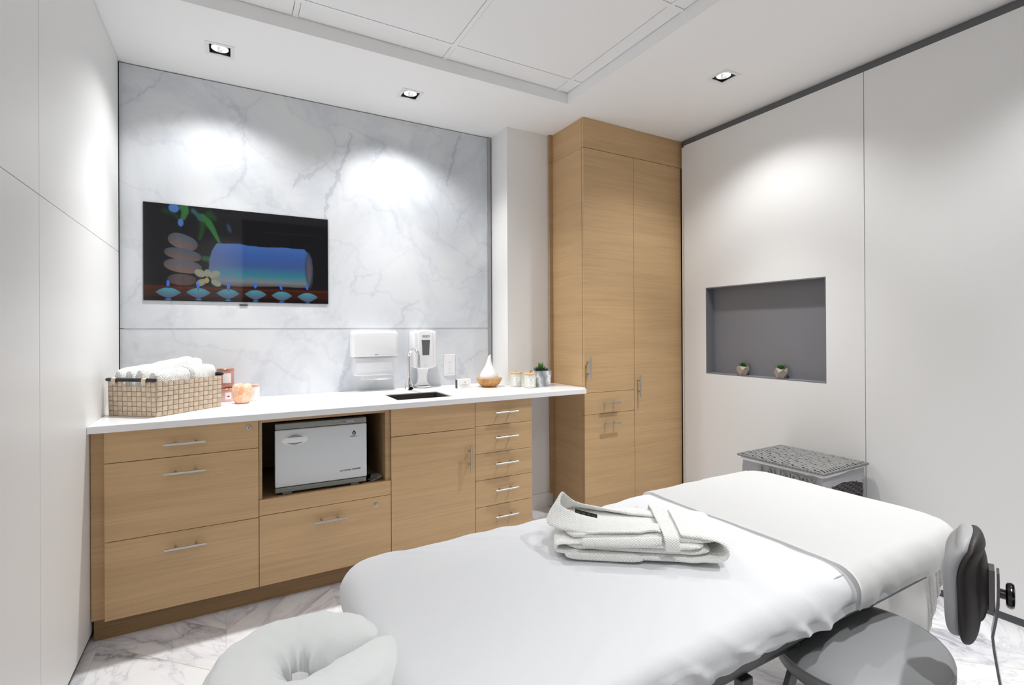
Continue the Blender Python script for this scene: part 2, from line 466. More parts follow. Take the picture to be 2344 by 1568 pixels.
# ---- far wall: two marble slabs, painted wall behind
VEINS = [[[[0.695,2.579],[0.667,2.494],[0.639,2.399],[0.606,2.303],[0.579,2.231],[0.546,2.171],[0.541,2.125],[0.53,2.068],[0.519,2.022]],0.0052,0.9],[[[0.717,2.584],[0.684,2.497],[0.628,2.442],[0.58,2.457],[0.569,2.398]],0.0026,0.4],[[[1.46,2.736],[1.446,2.682],[1.404,2.573],[1.39,2.494],[1.376,2.416],[1.355,2.363],[1.348,2.324]],0.0047,0.9],[[[0.575,2.557],[0.591,2.503],[0.639,2.49],[0.673,2.553]],0.0026,0.5],[[[0.079,2.63],[0.074,2.515],[0.073,2.432],[0.064,2.347],[0.087,2.268],[0.05,2.19],[-0.004,2.131],[-0.049,2.064]],0.0031,0.5],[[[0.07,2.618],[0.06,2.533],[-0.003,2.459],[-0.039,2.391]],0.0052,0.25],[[[0.478,2.328],[0.416,2.275],[0.376,2.258],[0.335,2.187]],0.0063,0.7],[[[0.552,2.396],[0.499,2.343],[0.468,2.316]],0.0031,0.5],[[[0.896,2.57],[0.907,2.525],[0.854,2.48],[0.825,2.429],[0.784,2.352]],0.0042,0.7],[[[0.878,2.555],[0.843,2.513],[0.831,2.476]],0.0021,0.5],[[[-0.315,2.74],[-0.355,2.682],[-0.402,2.613],[-0.464,2.561],[-0.509,2.514]],0.0021,0.6],[[[0.182,2.727],[0.125,2.661],[0.033,2.621],[-0.038,2.626],[-0.108,2.681]],0.0047,0.35],[[[-0.348,2.49],[-0.328,2.456],[-0.259,2.499],[-0.21,2.558]],0.0063,0.3],[[[-0.328,2.456],[-0.308,2.401],[-0.316,2.341]],0.0084,0.2],[[[1.577,2.277],[1.491,2.19],[1.435,2.094],[1.408,2.015]],0.0021,0.5],[[[1.577,2.277],[1.52,2.283],[1.354,2.199]],0.0021,0.3],[[[1.48,2.586],[1.472,2.469],[1.396,2.394],[1.464,2.327]],0.0026,0.25],[[[1.661,1.79],[1.574,1.72],[1.475,1.65]],0.0021,0.5],[[[0.874,1.719],[0.862,1.636],[0.827,1.541]],0.0047,0.35],[[[0.874,1.707],[0.793,1.679],[0.713,1.653],[0.679,1.537]],0.0026,0.4],[[[0.874,1.707],[0.97,1.784],[1.093,1.877]],0.0016,0.3],[[[1.155,1.514],[1.029,1.463],[1.016,1.379],[0.943,1.307]],0.0047,0.45],[[[-0.413,1.58],[-0.467,1.511],[-0.512,1.444]],0.0026,0.5],[[[-0.238,1.41],[-0.279,1.351],[-0.344,1.37]],0.0037,0.25],[[[0.05,2.179],[-0.022,2.098],[-0.093,2.048],[-0.144,2.012]],0.0021,0.35],[[[1.251,2.746],[1.271,2.725]],0.0037,0.4],[[[-0.303,1.39],[-0.359,1.341]],0.0031,0.2],[[[1.098,2.789],[1.023,2.725]],0.0031,0.2],[[[1.666,1.383],[1.615,1.331]],0.0021,0.3],[[[0.248,2.4],[0.296,2.343],[0.356,2.309]],0.0021,0.15],[[[0.687,1.092],[0.651,1.056],[0.624,1.012],[0.61,0.962],[0.583,0.922]],0.0052,0.6],[[[1.661,1.164],[1.56,1.108],[1.462,1.067]],0.0039,0.5],[[[1.438,1.105],[1.455,1.067],[1.462,1.025],[1.431,0.979],[1.424,0.916]],0.0091,0.45],[[[-0.273,1.207],[-0.353,1.173],[-0.469,1.16]],0.0052,0.3],[[[-0.129,1.029],[-0.02,1.074],[0.07,1.2]],0.0065,0.2],[[[0.21,1.196],[0.282,1.088],[0.257,0.983]],0.0065,0.15],[[[0.957,0.943],[1.11,1.025],[1.143,1.175]],0.0065,0.15],[[[0.382,1.301],[0.307,1.194],[0.162,1.119]],0.0052,0.15]]
def marble_slab(name, x0, x1, z0, z1, y):
    nx, nzv = int((x1 - x0) / .0045), int((z1 - z0) / .0045)
    X = np.linspace(x0, x1, nx); Z = np.linspace(z0, z1, nzv)
    gxx, gzz = np.meshgrid(X, Z, indexing='ij')
    val = np.zeros_like(gxx)
    rs = np.random.RandomState(3)
    # a gentle wobble so the veins are not ruler straight
    wob = np.zeros_like(gxx); wob2 = np.zeros_like(gxx)
    for k in range(7):
        fx, fz = rs.uniform(-60, 60, 2) * (1 + k * .5); ph = rs.uniform(0, 6.28)
        wob += np.sin(gxx * fx + gzz * fz + ph) * .006 / (1 + k * .6)
        wob2 += np.cos(gxx * fz - gzz * fx + ph) * .006 / (1 + k * .6)
    px, pz = gxx + wob, gzz + wob2
    for pts, wd, st in VEINS:
        best = np.full_like(gxx, 9.0)
        n = len(pts) - 1
        for i in range(n):
            ax, az = pts[i]; bx, bz = pts[i + 1]
            dx, dz = bx - ax, bz - az; L2 = dx * dx + dz * dz
            t = np.clip(((px - ax) * dx + (pz - az) * dz) / L2, 0, 1)
            d = np.hypot(px - ax - t * dx, pz - az - t * dz)
            tt = (i + t) / n
            wloc = wd * 1.15 * (.45 + 1.1 * np.sin(np.pi * np.clip(tt, .05, .95))) * (1 + .35 * np.sin(tt * 37 + ax * 50))
            best = np.minimum(best, d / np.maximum(wloc, 6e-4))
        core = np.clip(1.25 - best, 0, 1) * .55
        edge = np.exp(-((best - 1.0) / .28) ** 2) * .6
        halo = np.exp(-(best / 5.0) ** 2) * .16
        val = np.maximum(val, np.clip((core + edge) * st * .8 + halo * st, 0, .85))
    bm_v = [(a, y, c) for a in X for c in Z]
    idx = np.arange(nx * nzv).reshape(nx, nzv)
    q = np.stack([idx[:-1, :-1], idx[1:, :-1], idx[1:, 1:], idx[:-1, 1:]], -1).reshape(-1, 4)
    # front grid plus a thick back box
    me = bpy.data.meshes.new(name)
    b0 = len(bm_v)
    bm_v += [(x0, y, z0), (x1, y, z0), (x1, y, z1), (x0, y, z1), (x0, y + .012, z0), (x1, y + .012, z0), (x1, y + .012, z1), (x0, y + .012, z1)]
    faces = q.tolist() + [[b0 + 0, b0 + 4, b0 + 5, b0 + 1], [b0 + 1, b0 + 5, b0 + 6, b0 + 2], [b0 + 2, b0 + 6, b0 + 7, b0 + 3], [b0 + 3, b0 + 7, b0 + 4, b0 + 0], [b0 + 4, b0 + 7, b0 + 6, b0 + 5]]
    me.from_pydata(bm_v, [], faces)
    at = me.attributes.new('vein', 'FLOAT', 'POINT')
    at.data.foreach_set('value', np.concatenate([val.ravel(), np.zeros(8)]).astype(np.float32))
    me.materials.append(M['marble'])
    o = bpy.data.objects.new(name, me); COL.objects.link(o); ORG[o.name] = Vector()
    o['kind'] = 'structure'
    return o
marble_slab('wall_far', -.516, 1.676, 1.3255, ZC - .006, YM)
marble_slab('wall_backsplash', -.516, 1.676, .905, 1.3215, YM)
struct('trim_2', box(-.60, 1.72, YM + .0125, YM + .06, 0, ZC + .05), M['wall_dark'])
struct('trim_3', box(1.676, 1.702, YM - .006, YM + .012, .90, ZC - .002), mat('satin_aluminium_trim', (.36, .365, .375), .4, metal=.2))
bm = bmesh.new(); add_box(bm, -.5, 1.70, YM - .0016, YM + .012, 1.3216, 1.3232)
struct('trim_4', bm, M['grid'])
# ---- column and wall behind the knee space
struct('wall_column', box(1.712, 3.2, 3.105, 3.45, 0, ZC), M['column'])
struct('baseboard_far', box(1.64, 2.06, 3.095, 3.1052, 0, .105), M['column'])
struct('wall_lower', box(-.60, 1.712, YM + .0, YM + .011, 0, .9045), M['column'])
# ---- right wall: laminate panels, niche, reveal on top
NY0, NY1, NZ0, NZ1 = 1.633, 2.459, .993, 1.600
S1 = 1.4235
bm = bmesh.new()
T0 = .035; T1 = 2.697
def pan(y0, y1, z0, z1): add_box(bm, XR, XR + .0449, y0, y1, z0, z1)
pan(YB, S1 - .0018, T0, T1)
pan(S1 + .0018, NY0 - .0065, T0, T1); pan(NY1 + .0065, 2.660, T0, T1); pan(NY0 - .0065, NY1 + .0065, T0, NZ0 - .0065); pan(NY0 - .0065, NY1 + .0065, NZ1 + .0065, T1)
struct('wall_right', bm, M['wall'])
bm = bmesh.new()
for a in ((YB, NY0 - .01, 0, ZC), (NY1 + .01, 3.2, 0, ZC), (NY0 - .01, NY1 + .01, 0, NZ0 - .01), (NY0 - .01, NY1 + .01, NZ1 + .01, ZC)):
    add_box(bm, XR + .045, XR + .06, *a)
struct('trim_5', bm, M['wall_dark'])
bm = bmesh.new(); add_box(bm, XR + .032, XR + .0449, YB, 2.70, T1 + .003, ZC - .001); struct('trim_6', bm, M['trimgrey'])
struct('trim_7', box(XR + .02, XR + .044, 2.664, 2.698, .0, T1), M['column'])
struct('baseboard_right', box(XR + .004, XR + .03, YB, 2.66, 0, .0345), M['basegrey'])
nx1 = XR + .078
bm = bmesh.new()
add_box(bm, nx1, nx1 + .01, NY0, NY1, NZ0, NZ1)
add_box(bm, XR + .0004, nx1 + .01, NY1, NY1 + .006, NZ0 - .006, NZ1 + .006)
add_box(bm, XR + .0004, nx1 + .01, NY0 - .006, NY0, NZ0 - .006, NZ1 + .006)
add_box(bm, XR + .001, nx1 + .01, NY0, NY1, NZ1, NZ1 + .006)
add_box(bm, XR + .001, nx1 + .01, NY0, NY1, NZ0 - .006, NZ0)
struct('wall_niche', bm, M['niche'])
# ---- wall behind the camera with a dark door
bm = bmesh.new()
for a in ((XL - .1, .13, 0, ZC), (2.4, 3.2, 0, ZC)): add_box(bm, a[0], a[1], YB - .1, YB, a[2], a[3])
struct('wall_back', bm, M['back'])
d = struct('door_1', box(.13, 2.4, YB - .06, YB - .02, 0, ZC), M['darkdoor'])
obj('rail', box(.41, 1.13, YB - .019, YB - .012, 2.605, 2.62), M['steel'], d)
obj('door_handle', tube([(1.90, YB - .02, 1.0), (1.90, YB + .03, 1.0), (1.78, YB + .03, 1.0)], .009), M['steel'], d)
# ================================================================ DOWNLIGHTS
def downlight(x, y, p, label, tilt):
    t = thing('recessed_downlight', label, 'ceiling light', (x, y, ZC), 'square recessed downlights')
    bm = bmesh.new(); o, i = .066, .0475
    for a in ((x - o, x + o, y - o, y - i), (x - o, x + o, y + i, y + o), (x - o, x - i, y - i, y + i), (x + i, x + o, y - i, y + i)):
        add_box(bm, a[0], a[1], a[2], a[3], ZC - .003, ZC + .001)
    obj('frame', bm, M['white_matt'], t)
    bm = bmesh.new(); q = .047
    for a in ((x - q, x + q, y - q, y - q + .002), (x - q, x + q, y + q - .002, y + q), (x - q, x - q + .002, y - q, y + q), (x + q - .002, x + q, y - q, y + q)):
        add_box(bm, a[0], a[1], a[2], a[3], ZC, ZC + .10)
    add_box(bm, x - q, x + q, y - q, y + q, ZC + .10, ZC + .104)
    obj('housing', bm, M['black'], t)
    bm = bmesh.new()
    add_lathe(bm, [(.012, .040), (.022, .034), (.031, .022), (.036, .006), (.0375, .0), (.0395, .0), (.0395, .004), (.036, .026), (.014, .05)], (x, y, ZC + .005), 36, cap0=False, cap1=True)
    obj('reflector', bm, M['reflector'], t, smooth=True)
    bm = bmesh.new(); add_lathe(bm, [(.0005, .0), (.012, .0), (.018, .006), (.010, .008)], (x, y, ZC + .030), 28)
    obj('lamp', bm, M['lamp'], t, smooth=True)
    ld = bpy.data.lights.new('downlight_beam', 'SPOT'); ld.energy = p * BEAM; ld.color = LIGHT_COL
    ld.spot_size = math.radians(BANG); ld.spot_blend = 1.0; ld.shadow_soft_size = .032
    lo = bpy.data.objects.new('downlight_beam', ld); COL.objects.link(lo); lo.parent = t; lo.location = (0, 0, -.004)
    lo.rotation_euler = (math.radians(tilt[0]), math.radians(tilt[1]), 0)
    ld = bpy.data.lights.new('downlight_spill', 'SPOT'); ld.energy = p * SPILL * (1.5 if x > .5 and y > 2.5 else 1); ld.color = LIGHT_COL
    ld.spot_size = math.radians(128); ld.spot_blend = .6; ld.shadow_soft_size = .045
    lo = bpy.data.objects.new('downlight_spill', ld); COL.objects.link(lo); lo.parent = t; lo.location = (0, 0, -.004)
    return t
M['lamp'] = mat('lamp_glow', (1, 1, 1), .4, emit=(1, 1, 1), es=6.0)
M['reflector'] = mat('lit_reflector', (.85, .86, .88), .12, metal=.8, emit=(.95, .98, 1), es=.32)
DL = ['leftmost square downlight above the television', 'square downlight in the ceiling above the sink side of the marble wall',
      'square downlight nearest the wall niche, right of the raised ceiling tray', 'square downlight over the far right side behind the stool',
      'square downlight behind the camera on the left', 'square downlight behind the camera above the table']
for (x, y, p), lb, tl in zip(LIGHTS, DL, TILT): downlight(x, y, p, lb, tl)
# ================================================================ CABINETS
YF = 2.660           # plane of the drawer and door fronts
def bar_handle(parent, x, z, L_=.155, vert=False, y=YF, name='handle'):
    bm = bmesh.new(); yy = y - .033; h = L_ / 2; s = L_ * .25
    if vert:
        add_tube(bm, [(x, yy, z - h), (x, yy, z + h)], .006, 16)
        for k in (-s, s): add_tube(bm, [(x, y + .001, z + k), (x, yy + .003, z + k)], .0042, 10)
    else:
        add_tube(bm, [(x - h, yy, z), (x + h, yy, z)], .006, 16)
        for k in (-s, s): add_tube(bm, [(x + k, y + .001, z), (x + k, yy + .003, z)], .0042, 10)
    return obj(name, bm, M['steel'], parent, smooth=True)
def front(name, parent, x0, x1, z0, z1, y=YF, th=.019):
    return obj(name, box(x0, x1, y, y + th, z0, z1, bev=.0008, seg=1), M['oak'], parent)
def lock(parent, x, z):
    l = obj('lock', lathe([(.0005, 0), (.0105, 0), (.0115, .0008), (.0115, .0035), (.0085, .004), (.0082, .0028), (.0005, .0028)], n=28, cap0=False, cap1=False), M['steel'], None, smooth=True, loc=(0, 0, 0))
    l.data.transform(Matrix.Rotation(PI / 2, 4, 'X')); l.parent = parent; l.location = Vector((x, YF + .0005, z)) - ORG[parent.name]
    ORG[l.name] = Vector((x, YF + .0005, z))
    obj('keyhole', box(x - .0012, x + .0012, YF - .0032, YF - .0026, z - .005, z + .005), M['black'], l)
    return l
def carcass(parent, x0, x1, z0, z1, y0, y1, open_front=True, m='oakin'):
    bm = bmesh.new(); t = .018
    add_box(bm, x0, x0 + t, y0, y1, z0, z1); add_box(bm, x1 - t, x1, y0, y1, z0, z1)
    add_box(bm, x0 + t, x1 - t, y0, y1, z0, z0 + t); add_box(bm, x0 + t, x1 - t, y0, y1, z1 - t, z1)
    add_box(bm, x0 + t, x1 - t, y1 - .008, y1, z0 + t, z1 - t)
    obj('carcass', bm, M[m], parent)
YC0, YC1 = YF + .020, 3.335
ZCT = .885      # underside of the worktop
# left unit with three wide drawers
c = thing('drawer_cabinet', 'oak base cabinet with three wide drawers, leftmost under the worktop', 'cabinet', (-.178, 2.99, 0))
carcass(c, -.466, .113, .092, ZCT - .001, YC0, YC1)
obj('filler_panel', box(-.5145, -.467, 2.690, 2.71, .092, ZCT - .001), M['oak'], c)
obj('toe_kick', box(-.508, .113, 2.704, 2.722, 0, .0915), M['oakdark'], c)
for z0, z1, hz in ((.753, .884, .8125), (.4225, .7505, .685), (.092, .420, .355)):
    dr = front('drawer', c, -.465, .1115, z0, z1); bar_handle(dr, -.178, hz)
    if z0 > .7: lock(dr, .0716, .8525)
# middle unit: open niche above one drawer
c = thing('niche_cabinet', 'oak base cabinet with open niche above a single locking drawer', 'cabinet', (.43, 2.99, 0))
bm = bmesh.new()
add_box(bm, .1136, .1275, YC0 - .012, YC1, .092, ZCT - .001); add_box(bm, .7205, .7465, YC0 - .006, YC1, .092, ZCT - .001)
add_box(bm, .1276, .7204, YC0 - .012, YC1, .868, ZCT - .001)
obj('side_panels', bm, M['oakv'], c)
obj('shelf', box(.1276, .7204, YC0 + .0, YC1, .480, .496), M['oakin'], c)
obj('back_panel', box(.1276, .7204, YC1 - .01, YC1, .4965, .8675), M['oakin'], c)
obj('rail', box(.1145, .7455, YF, YF + .019, .4275, .501, bev=.0008, seg=1), M['oak'], c)
dr = front('drawer', c, .1145, .7455, .092, .425); bar_handle(dr, .431, .357); lock(dr, .664, .3855)
obj('toe_kick', box(.1131, .7465, 2.704, 2.722, 0, .0915), M['oakdark'], c)
# sink unit
c = thing('sink_cabinet', 'oak base cabinet with a single tall door below the sink', 'cabinet', (1.0, 2.99, 0))
carcass(c, .748, 1.2455, .092, .70, YC0, YC1)
front('top_panel', c, .7485, 1.2445, .7345, .884)
dr = front('door', c, .7485, 1.2445, .092, .7315); bar_handle(dr, 1.205, .567, vert=True)
obj('toe_kick', box(.7466, 1.2459, 2.704, 2.722, 0, .0915), M['oakdark'], c)
# narrow stack of five drawers
c = thing('narrow_drawer_cabinet', 'narrow oak base cabinet with a stack of five small drawers', 'cabinet', (1.44, 2.99, 0))
carcass(c, 1.2465, 1.636, .092, ZCT - .001, YC0, YC1)
zz = [.884, .740, .576, .419, .2605, .092]
for i, hz in enumerate((.8145, .6665, .510, .3525, .194)):
    dr = front('drawer', c, 1.2470, 1.6355, zz[i + 1] + .0012, zz[i] - .0012); bar_handle(dr, 1.442, hz)
obj('toe_kick', box(1.246, 1.62, 2.704, 2.722, 0, .0915), M['oakdark'], c)
# tall cupboard
YT = 2.712
c = thing('tall_cabinet', 'floor to ceiling oak cupboard with long doors and two small drawers', 'cabinet', (2.56, 2.9, 0))
bm = bmesh.new()
add_box(bm, 2.087, 2.105, YT + .021, 3.098, .0, 2.546); add_box(bm, 3.00, 3.018, YT + .021, 3.098, 0, 2.546)
add_box(bm, 2.1051, 2.9999, YT + .021, 3.098, .08, .098); add_box(bm, 2.1051, 2.9999, 3.09, 3.098, .098, 2.546)
obj('side_panels', bm, M['oak'], c)
bm = bmesh.new(); add_box(bm, 2.087, 3.036, YT + .021, 3.098, 2.5475, ZC - .001); obj('header_box', bm, M['oak'], c)
obj('header_panel', box(2.087, 3.040, YT, YT + .0195, 2.549, ZC - .001, bev=.0008, seg=1), M['oak'], c)
obj('filler_strip', box(2.057, 2.0865, 3.082, 3.098, .10, 2.545), M['oakv'], c)
obj('filler_block', box(2.057, 2.0865, 3.082, 3.098, 2.549, ZC - .001), M['oakv'], c)
dr = front('upper_door', c, 2.088, 2.5365, .8755, 2.5455, YT); bar_handle(dr, 2.1125, 1.0465, vert=True, y=YT)
dr = front('drawer', c, 2.088, 2.5365, .7265, .873, YT); bar_handle(dr, 2.301, .797, y=YT)
dr = front('lower_drawer', c, 2.088, 2.5365, .085, .724, YT); bar_handle(dr, 2.303, .6555, y=YT)
dr = front('long_door', c, 2.539, 3.022, .085, 2.5455, YT); bar_handle(dr, 2.566, .8995, vert=True, y=YT)
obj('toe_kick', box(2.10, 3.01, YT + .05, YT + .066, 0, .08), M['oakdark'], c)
# ================================================================ WORKTOP + SINK
SX0, SX1, SY0, SY1 = .820, 1.150, 2.763, 3.045
bm = slab_holes(XL + .001, 2.0855, 2.637, YM - .001, ZCT + .0005, .916, [(SX0 - .0045, SX1 + .0045, SY0 - .0045, SY1 + .0045), (2.045, 2.2, 2.5, 2.700), (1.711, 2.2, 3.104, 3.5), (2.055, 2.2, 3.080, 3.2)])
bmesh.ops.bevel(bm, geom=[e for e in bm.edges if len(e.link_faces) == 2 and abs(e.verts[0].co.z - .916) < 1e-4 and abs(e.verts[1].co.z - .916) < 1e-4 and e.calc_face_angle(0) > 1],
                offset=.003, segments=3, profile=.5, affect='EDGES')
tag(obj('worktop', bm, M['quartz']), 'long white quartz worktop running over the oak base cabinets', 'countertop')
t = thing('undermount_sink', 'rectangular brushed steel undermount sink in the white worktop', 'sink', ((SX0 + SX1) / 2, (SY0 + SY1) / 2, ZCT - .17))
bm = bmesh.new(); zt, zb = .9085, ZCT - .165
add_box(bm, SX0 - .004, SX0, SY0 - .004, SY1 + .004, zb, zt); add_box(bm, SX1, SX1 + .004, SY0 - .004, SY1 + .004, zb, zt)
add_box(bm, SX0, SX1, SY0 - .004, SY0, zb, zt); add_box(bm, SX0, SX1, SY1, SY1 + .004, zb, zt)
add_box(bm, SX0 - .004, SX1 + .004, SY0 - .004, SY1 + .004, zb - .004, zb)
obj('basin', bm, M['sinksteel'], t)
obj('brand_plate', text_on('BLANCO', .010, (.985, SY1 - .0006, .8655), (1, 0, 0), (0, 0, 1), bold=.0006), M['white_matt'], t)
obj('drain', lathe([(.0005, 0), (.028, 0), (.03, .002), (.03, .004)], (.985, 2.9, zb + .0005), 24), M['chrome'], t, smooth=True)
# ================================================================ FAUCET
fx, fy, fz = 1.005, 3.150, .916
t = thing('faucet', 'tall chrome gooseneck faucet with sensor base behind the sink', 'faucet', (fx, fy, fz))
bm = bmesh.new()
add_lathe(bm, [(.026, 0), (.026, .004), (.0255, .03), (.0245, .042), (.018, .055), (.0145, .075), (.012, .085)], (fx, fy, fz), 32)
obj('base', bm, M['chrome'], t, smooth=True)
pts = [(fx, fy, fz + .08), (fx, fy, fz + .22)]
R0 = .052
dirx, diry = .30, -.954
for k in range(1, 15):
    a = PI * k / 14; rr = R0 * (1 - math.cos(a))
    pts.append((fx + dirx * rr, fy + diry * rr, fz + .22 + R0 * math.sin(a)))
ex, ey = pts[-1][0], pts[-1][1]
pts.append((ex, ey, fz + .215)); pts.append((ex, ey, fz + .165))
obj('spout', tube(pts, .0095, n=16), M['chrome'], t, smooth=True)
bm = bmesh.new(); add_lathe(bm, [(.010, 0), (.011, .001), (.011, .012), (.010, .013)], (ex, ey, fz + .155), 20)
obj('aerator', bm, M['chrome'], t, smooth=True)
bm = bmesh.new(); add_lathe(bm, [(.0005, 0), (.013, 0), (.0145, .002), (.0145, .009)], n=24)
s_ = xform(bm, Matrix.Translation((fx + .004, fy - .0195, fz + .018)) @ Matrix.Rotation(PI / 2, 4, 'X') @ Matrix.Diagonal((1, .65, 1, 1)))
obj('sensor_window', s_, M['blackgloss'], t, smooth=True)
# ================================================================ TELEVISION
TXa, TXb, TZa, TZb, TY = -.4135, .5397, 1.4782, 2.0148, 3.3400
t = thing('television', 'wall mounted flat television showing stones, towel and candles', 'television', ((TXa + TXb) / 2, 3.343, TZa))
obj('casing', box(TXa, TXb, TY + .0006, TY + .0066, TZa, TZb, bev=.0005, seg=1), M['black'], t)
obj('badge', box(.0439, .0870, TY + .002, TY + .0066, 1.4586, 1.4646), M['black'], t)
nu, nv = 520, 300
U, V = np.meshgrid((np.arange(nu) + .5) / nu, (np.arange(nv) + .5) / nv, indexing='ij')
AS = .9467 / .533
img = np.zeros((nu, nv, 3)); img[...] = (.010, .010, .011)
rs = np.random.RandomState(1)
def blur1(a, k):
    for ax in (0, 1):
        a = sum(np.roll(a, s, ax) for s in range(-k, k + 1)) / (2 * k + 1)
    return a
ns = blur1(rs.rand(nu, nv), 1); nsb = blur1(rs.rand(nu, nv), 5)
def comp(mask, col):
    global img
    m3 = np.clip(mask, 0, 1)[..., None]
    img = img * (1 - m3) + np.asarray(col) * m3
def ell(cx, cy, a, b, ang=0.0, soft=.02, p=2.0):
    dx = (U - cx) * AS; dy = V - cy; c_, s_ = math.cos(ang), math.sin(ang)
    x = dx * c_ + dy * s_; y = -dx * s_ + dy * c_
    r = (np.abs(x / a) ** p + np.abs(y / b) ** p) ** (1 / p)
    return np.clip((1 - r) / soft + .5, 0, 1), x / a, y / b
def seg(pts, w0, w1, soft=.5):
    best = np.full_like(U, 9.); n = len(pts) - 1
    for i in range(n):
        (ax, ay), (bx, by) = pts[i], pts[i + 1]
        dx, dy = (bx - ax) * AS, by - ay
        tt = np.clip(((U - ax) * AS * dx + (V - ay) * dy) / (dx * dx + dy * dy), 0, 1)
        d = np.hypot((U - ax) * AS - tt * dx, V - ay - tt * dy)
        w_ = w0 + (w1 - w0) * (i + tt) / n
        best = np.minimum(best, d / w_)
    return np.clip((1 - best) / soft + .3, 0, 1)
G1, G2, BL = (.03, .14, .035), (.012, .05, .014), (.07, .16, .42)
comp(seg([(.191, 1.0), (.20, .94), (.191, .872)], .045, .025), G1)
comp(seg([(.285, .89), (.316, .848), (.339, .776), (.358, .702), (.374, .638)], .045, .012), G1)
comp(seg([(.321, .935), (.349, .893)], .04, .03, .9), G2); comp(seg([(.289, .824), (.284, .748), (.275, .67)], .03, .02, .9), G2)
comp(seg([(.10, .93), (.15, .90), (.17, .85)], .03, .02, .9) * .6, G2); comp(seg([(.24, .957), (.262, .914), (.284, .88)], .022, .022), (.03, .09, .10))
comp(ell(.145, .965, .045, .045, soft=.3)[0], BL); comp(ell(.178, .819, .024, .040, soft=.4)[0], BL)
comp(ell(.426, .80, .018, .05, .3, .6)[0] * .4, (.05, .10, .20)); comp(seg([(.297, .455), (.325, .45)], .03, .03, .9), (.02, .09, .03))
# wooden shelf
wm = np.clip((.165 - V) / .02, 0, 1) * np.clip((V - .0) / .01, 0, 1)
comp(wm * .9, (.045, .012, .006)); comp(np.clip(1 - np.abs(V - .135) / .016, 0, 1) * .7, (.10, .022, .008))
comp(np.clip((.055 - V) / .02, 0, 1), (.014, .007, .006))
for cx, cy, a, b, an, top, bot in ((.189, .618, .135, .078, -.36, (.075, .095, .125), (.15, .10, .085)), (.189, .485, .165, .062, -.16, (.065, .085, .115), (.145, .095, .075)),
                                   (.189, .362, .168, .070, -.12, (.09, .10, .125), (.165, .105, .09)), (.183, .220, .125, .058, -.03, (.07, .065, .07), (.10, .055, .045))):
    mk, x, y = ell(cx, cy, a, b, an, .03, 2.3)
    k = np.clip(.5 - y * .6, 0, 1)[..., None]
    c_ = np.asarray(top) * (1 - k) + np.asarray(bot) * k
    comp(mk, c_ * (.75 + .5 * ns[..., None]) * (1 - .35 * np.clip(np.abs(x), 0, 1)[..., None] ** 3))
# towel roll
tp = np.array([(.36, .626), (.481, .639), (.525, .625), (.624, .619), (.722, .63), (.855, .625), (.879, .576), (.898, .516), (.904, .412), (.898, .297), (.881, .181), (.805, .176), (.695, .184), (.499, .165), (.403, .173), (.333, .221), (.319, .324), (.322, .449), (.336, .546)])
ins = np.zeros(U.shape, bool)
for i in range(len(tp)):
    (x1, y1), (x2, y2) = tp[i], tp[i - 1]
    with np.errstate(divide='ignore', invalid='ignore'):
        ins ^= ((y1 > V) != (y2 > V)) & (U < (x2 - x1) * (V - y1) / (y2 - y1) + x1)
mk = blur1(ins.astype(float), 1)
h_ = np.clip((V - .17) / .46, 0, 1)[..., None]
kf = [(.0, (.11, .06, .05)), (.12, (.16, .20, .22)), (.27, (.04, .20, .26)), (.5, (.05, .10, .27)), (.75, (.045, .11, .34)), (1.0, (.06, .14, .40))]
tc = np.zeros(img.shape)
for (a, ca), (b, cb) in zip(kf, kf[1:]):
    k = np.clip((h_ - a) / (b - a), 0, 1); tc = np.where(h_ >= a, np.asarray(ca) * (1 - k) + np.asarray(cb) * k, tc)
lf = np.clip((.50 - U) / .18, 0, 1)[..., None]
tc = tc * (1 - .45 * lf) + np.asarray((.15, .17, .25)) * .45 * lf
comp(mk, tc * (.82 + .36 * nsb[..., None] + .1 * (ns[..., None] - .5)))
comp(ell(.882, .385, .045, .20, .04, .3)[0] * .75, (.055, .06, .085)); comp(ell(.884, .385, .022, .12, .04, .4)[0] * .7, (.14, .09, .09))
# orchid
for cx, cy, a, b, an in ((.274, .296, .052, .040, -.5), (.348, .289, .055, .040, .5), (.311, .300, .030, .042, 0), (.279, .197, .050, .034, .6), (.357, .198, .050, .034, -.5)):
    mk, x, y = ell(cx, cy, a, b, an, .08); comp(mk, np.asarray((.26, .27, .20)) * (1 - .2 * np.abs(y)[..., None]))
comp(ell(.308, .222, .022, .030)[0], (.34, .26, .09))
for cx, cy, hw in ((.1165, .083, .064), (.266, .088, .064), (.419, .087, .064), (.5695, .086, .0635), (.7195, .079, .0625), (.8735, .071, .0645)):
    dx = (U - cx) / hw; tpv = .050 * (1 - np.abs(dx) ** 2.2); bt = -.062 * (1 - np.abs(dx) ** 1.5)
    y = V - cy; mk = np.clip((tpv - y) / .006, 0, 1) * np.clip((y - bt) / .006, 0, 1) * (np.abs(dx) < 1)
    k = np.clip((y + .05) / .09, 0, 1)[..., None]
    c_ = np.asarray((.09, .10, .17)) * (1 - k) + np.asarray((.07, .28, .34)) * k
    comp(mk, c_ * (1 - .3 * dx[..., None] ** 2))
    comp(ell(cx, cy - .072, .026, .009, soft=.5)[0], (.03, .17, .42))
for cx, cy in ((.115, .176), (.264, .163), (.421, .165), (.568, .185), (.714, .175), (.869, .185)):
    comp(ell(cx, cy, .0135, .034, 0 if cx < .6 else .25, .15)[0], (.035, .16, .72)); comp(seg([(cx, cy - .05), (cx, cy - .03)], .003, .003), (.01, .01, .01))
vs = []; fs = []
Xs = TXa + .002 + (TXb - TXa - .004) * (np.arange(nu + 1) / nu); Zs = TZa + .002 + (TZb - TZa - .004) * (np.arange(nv + 1) / nv)
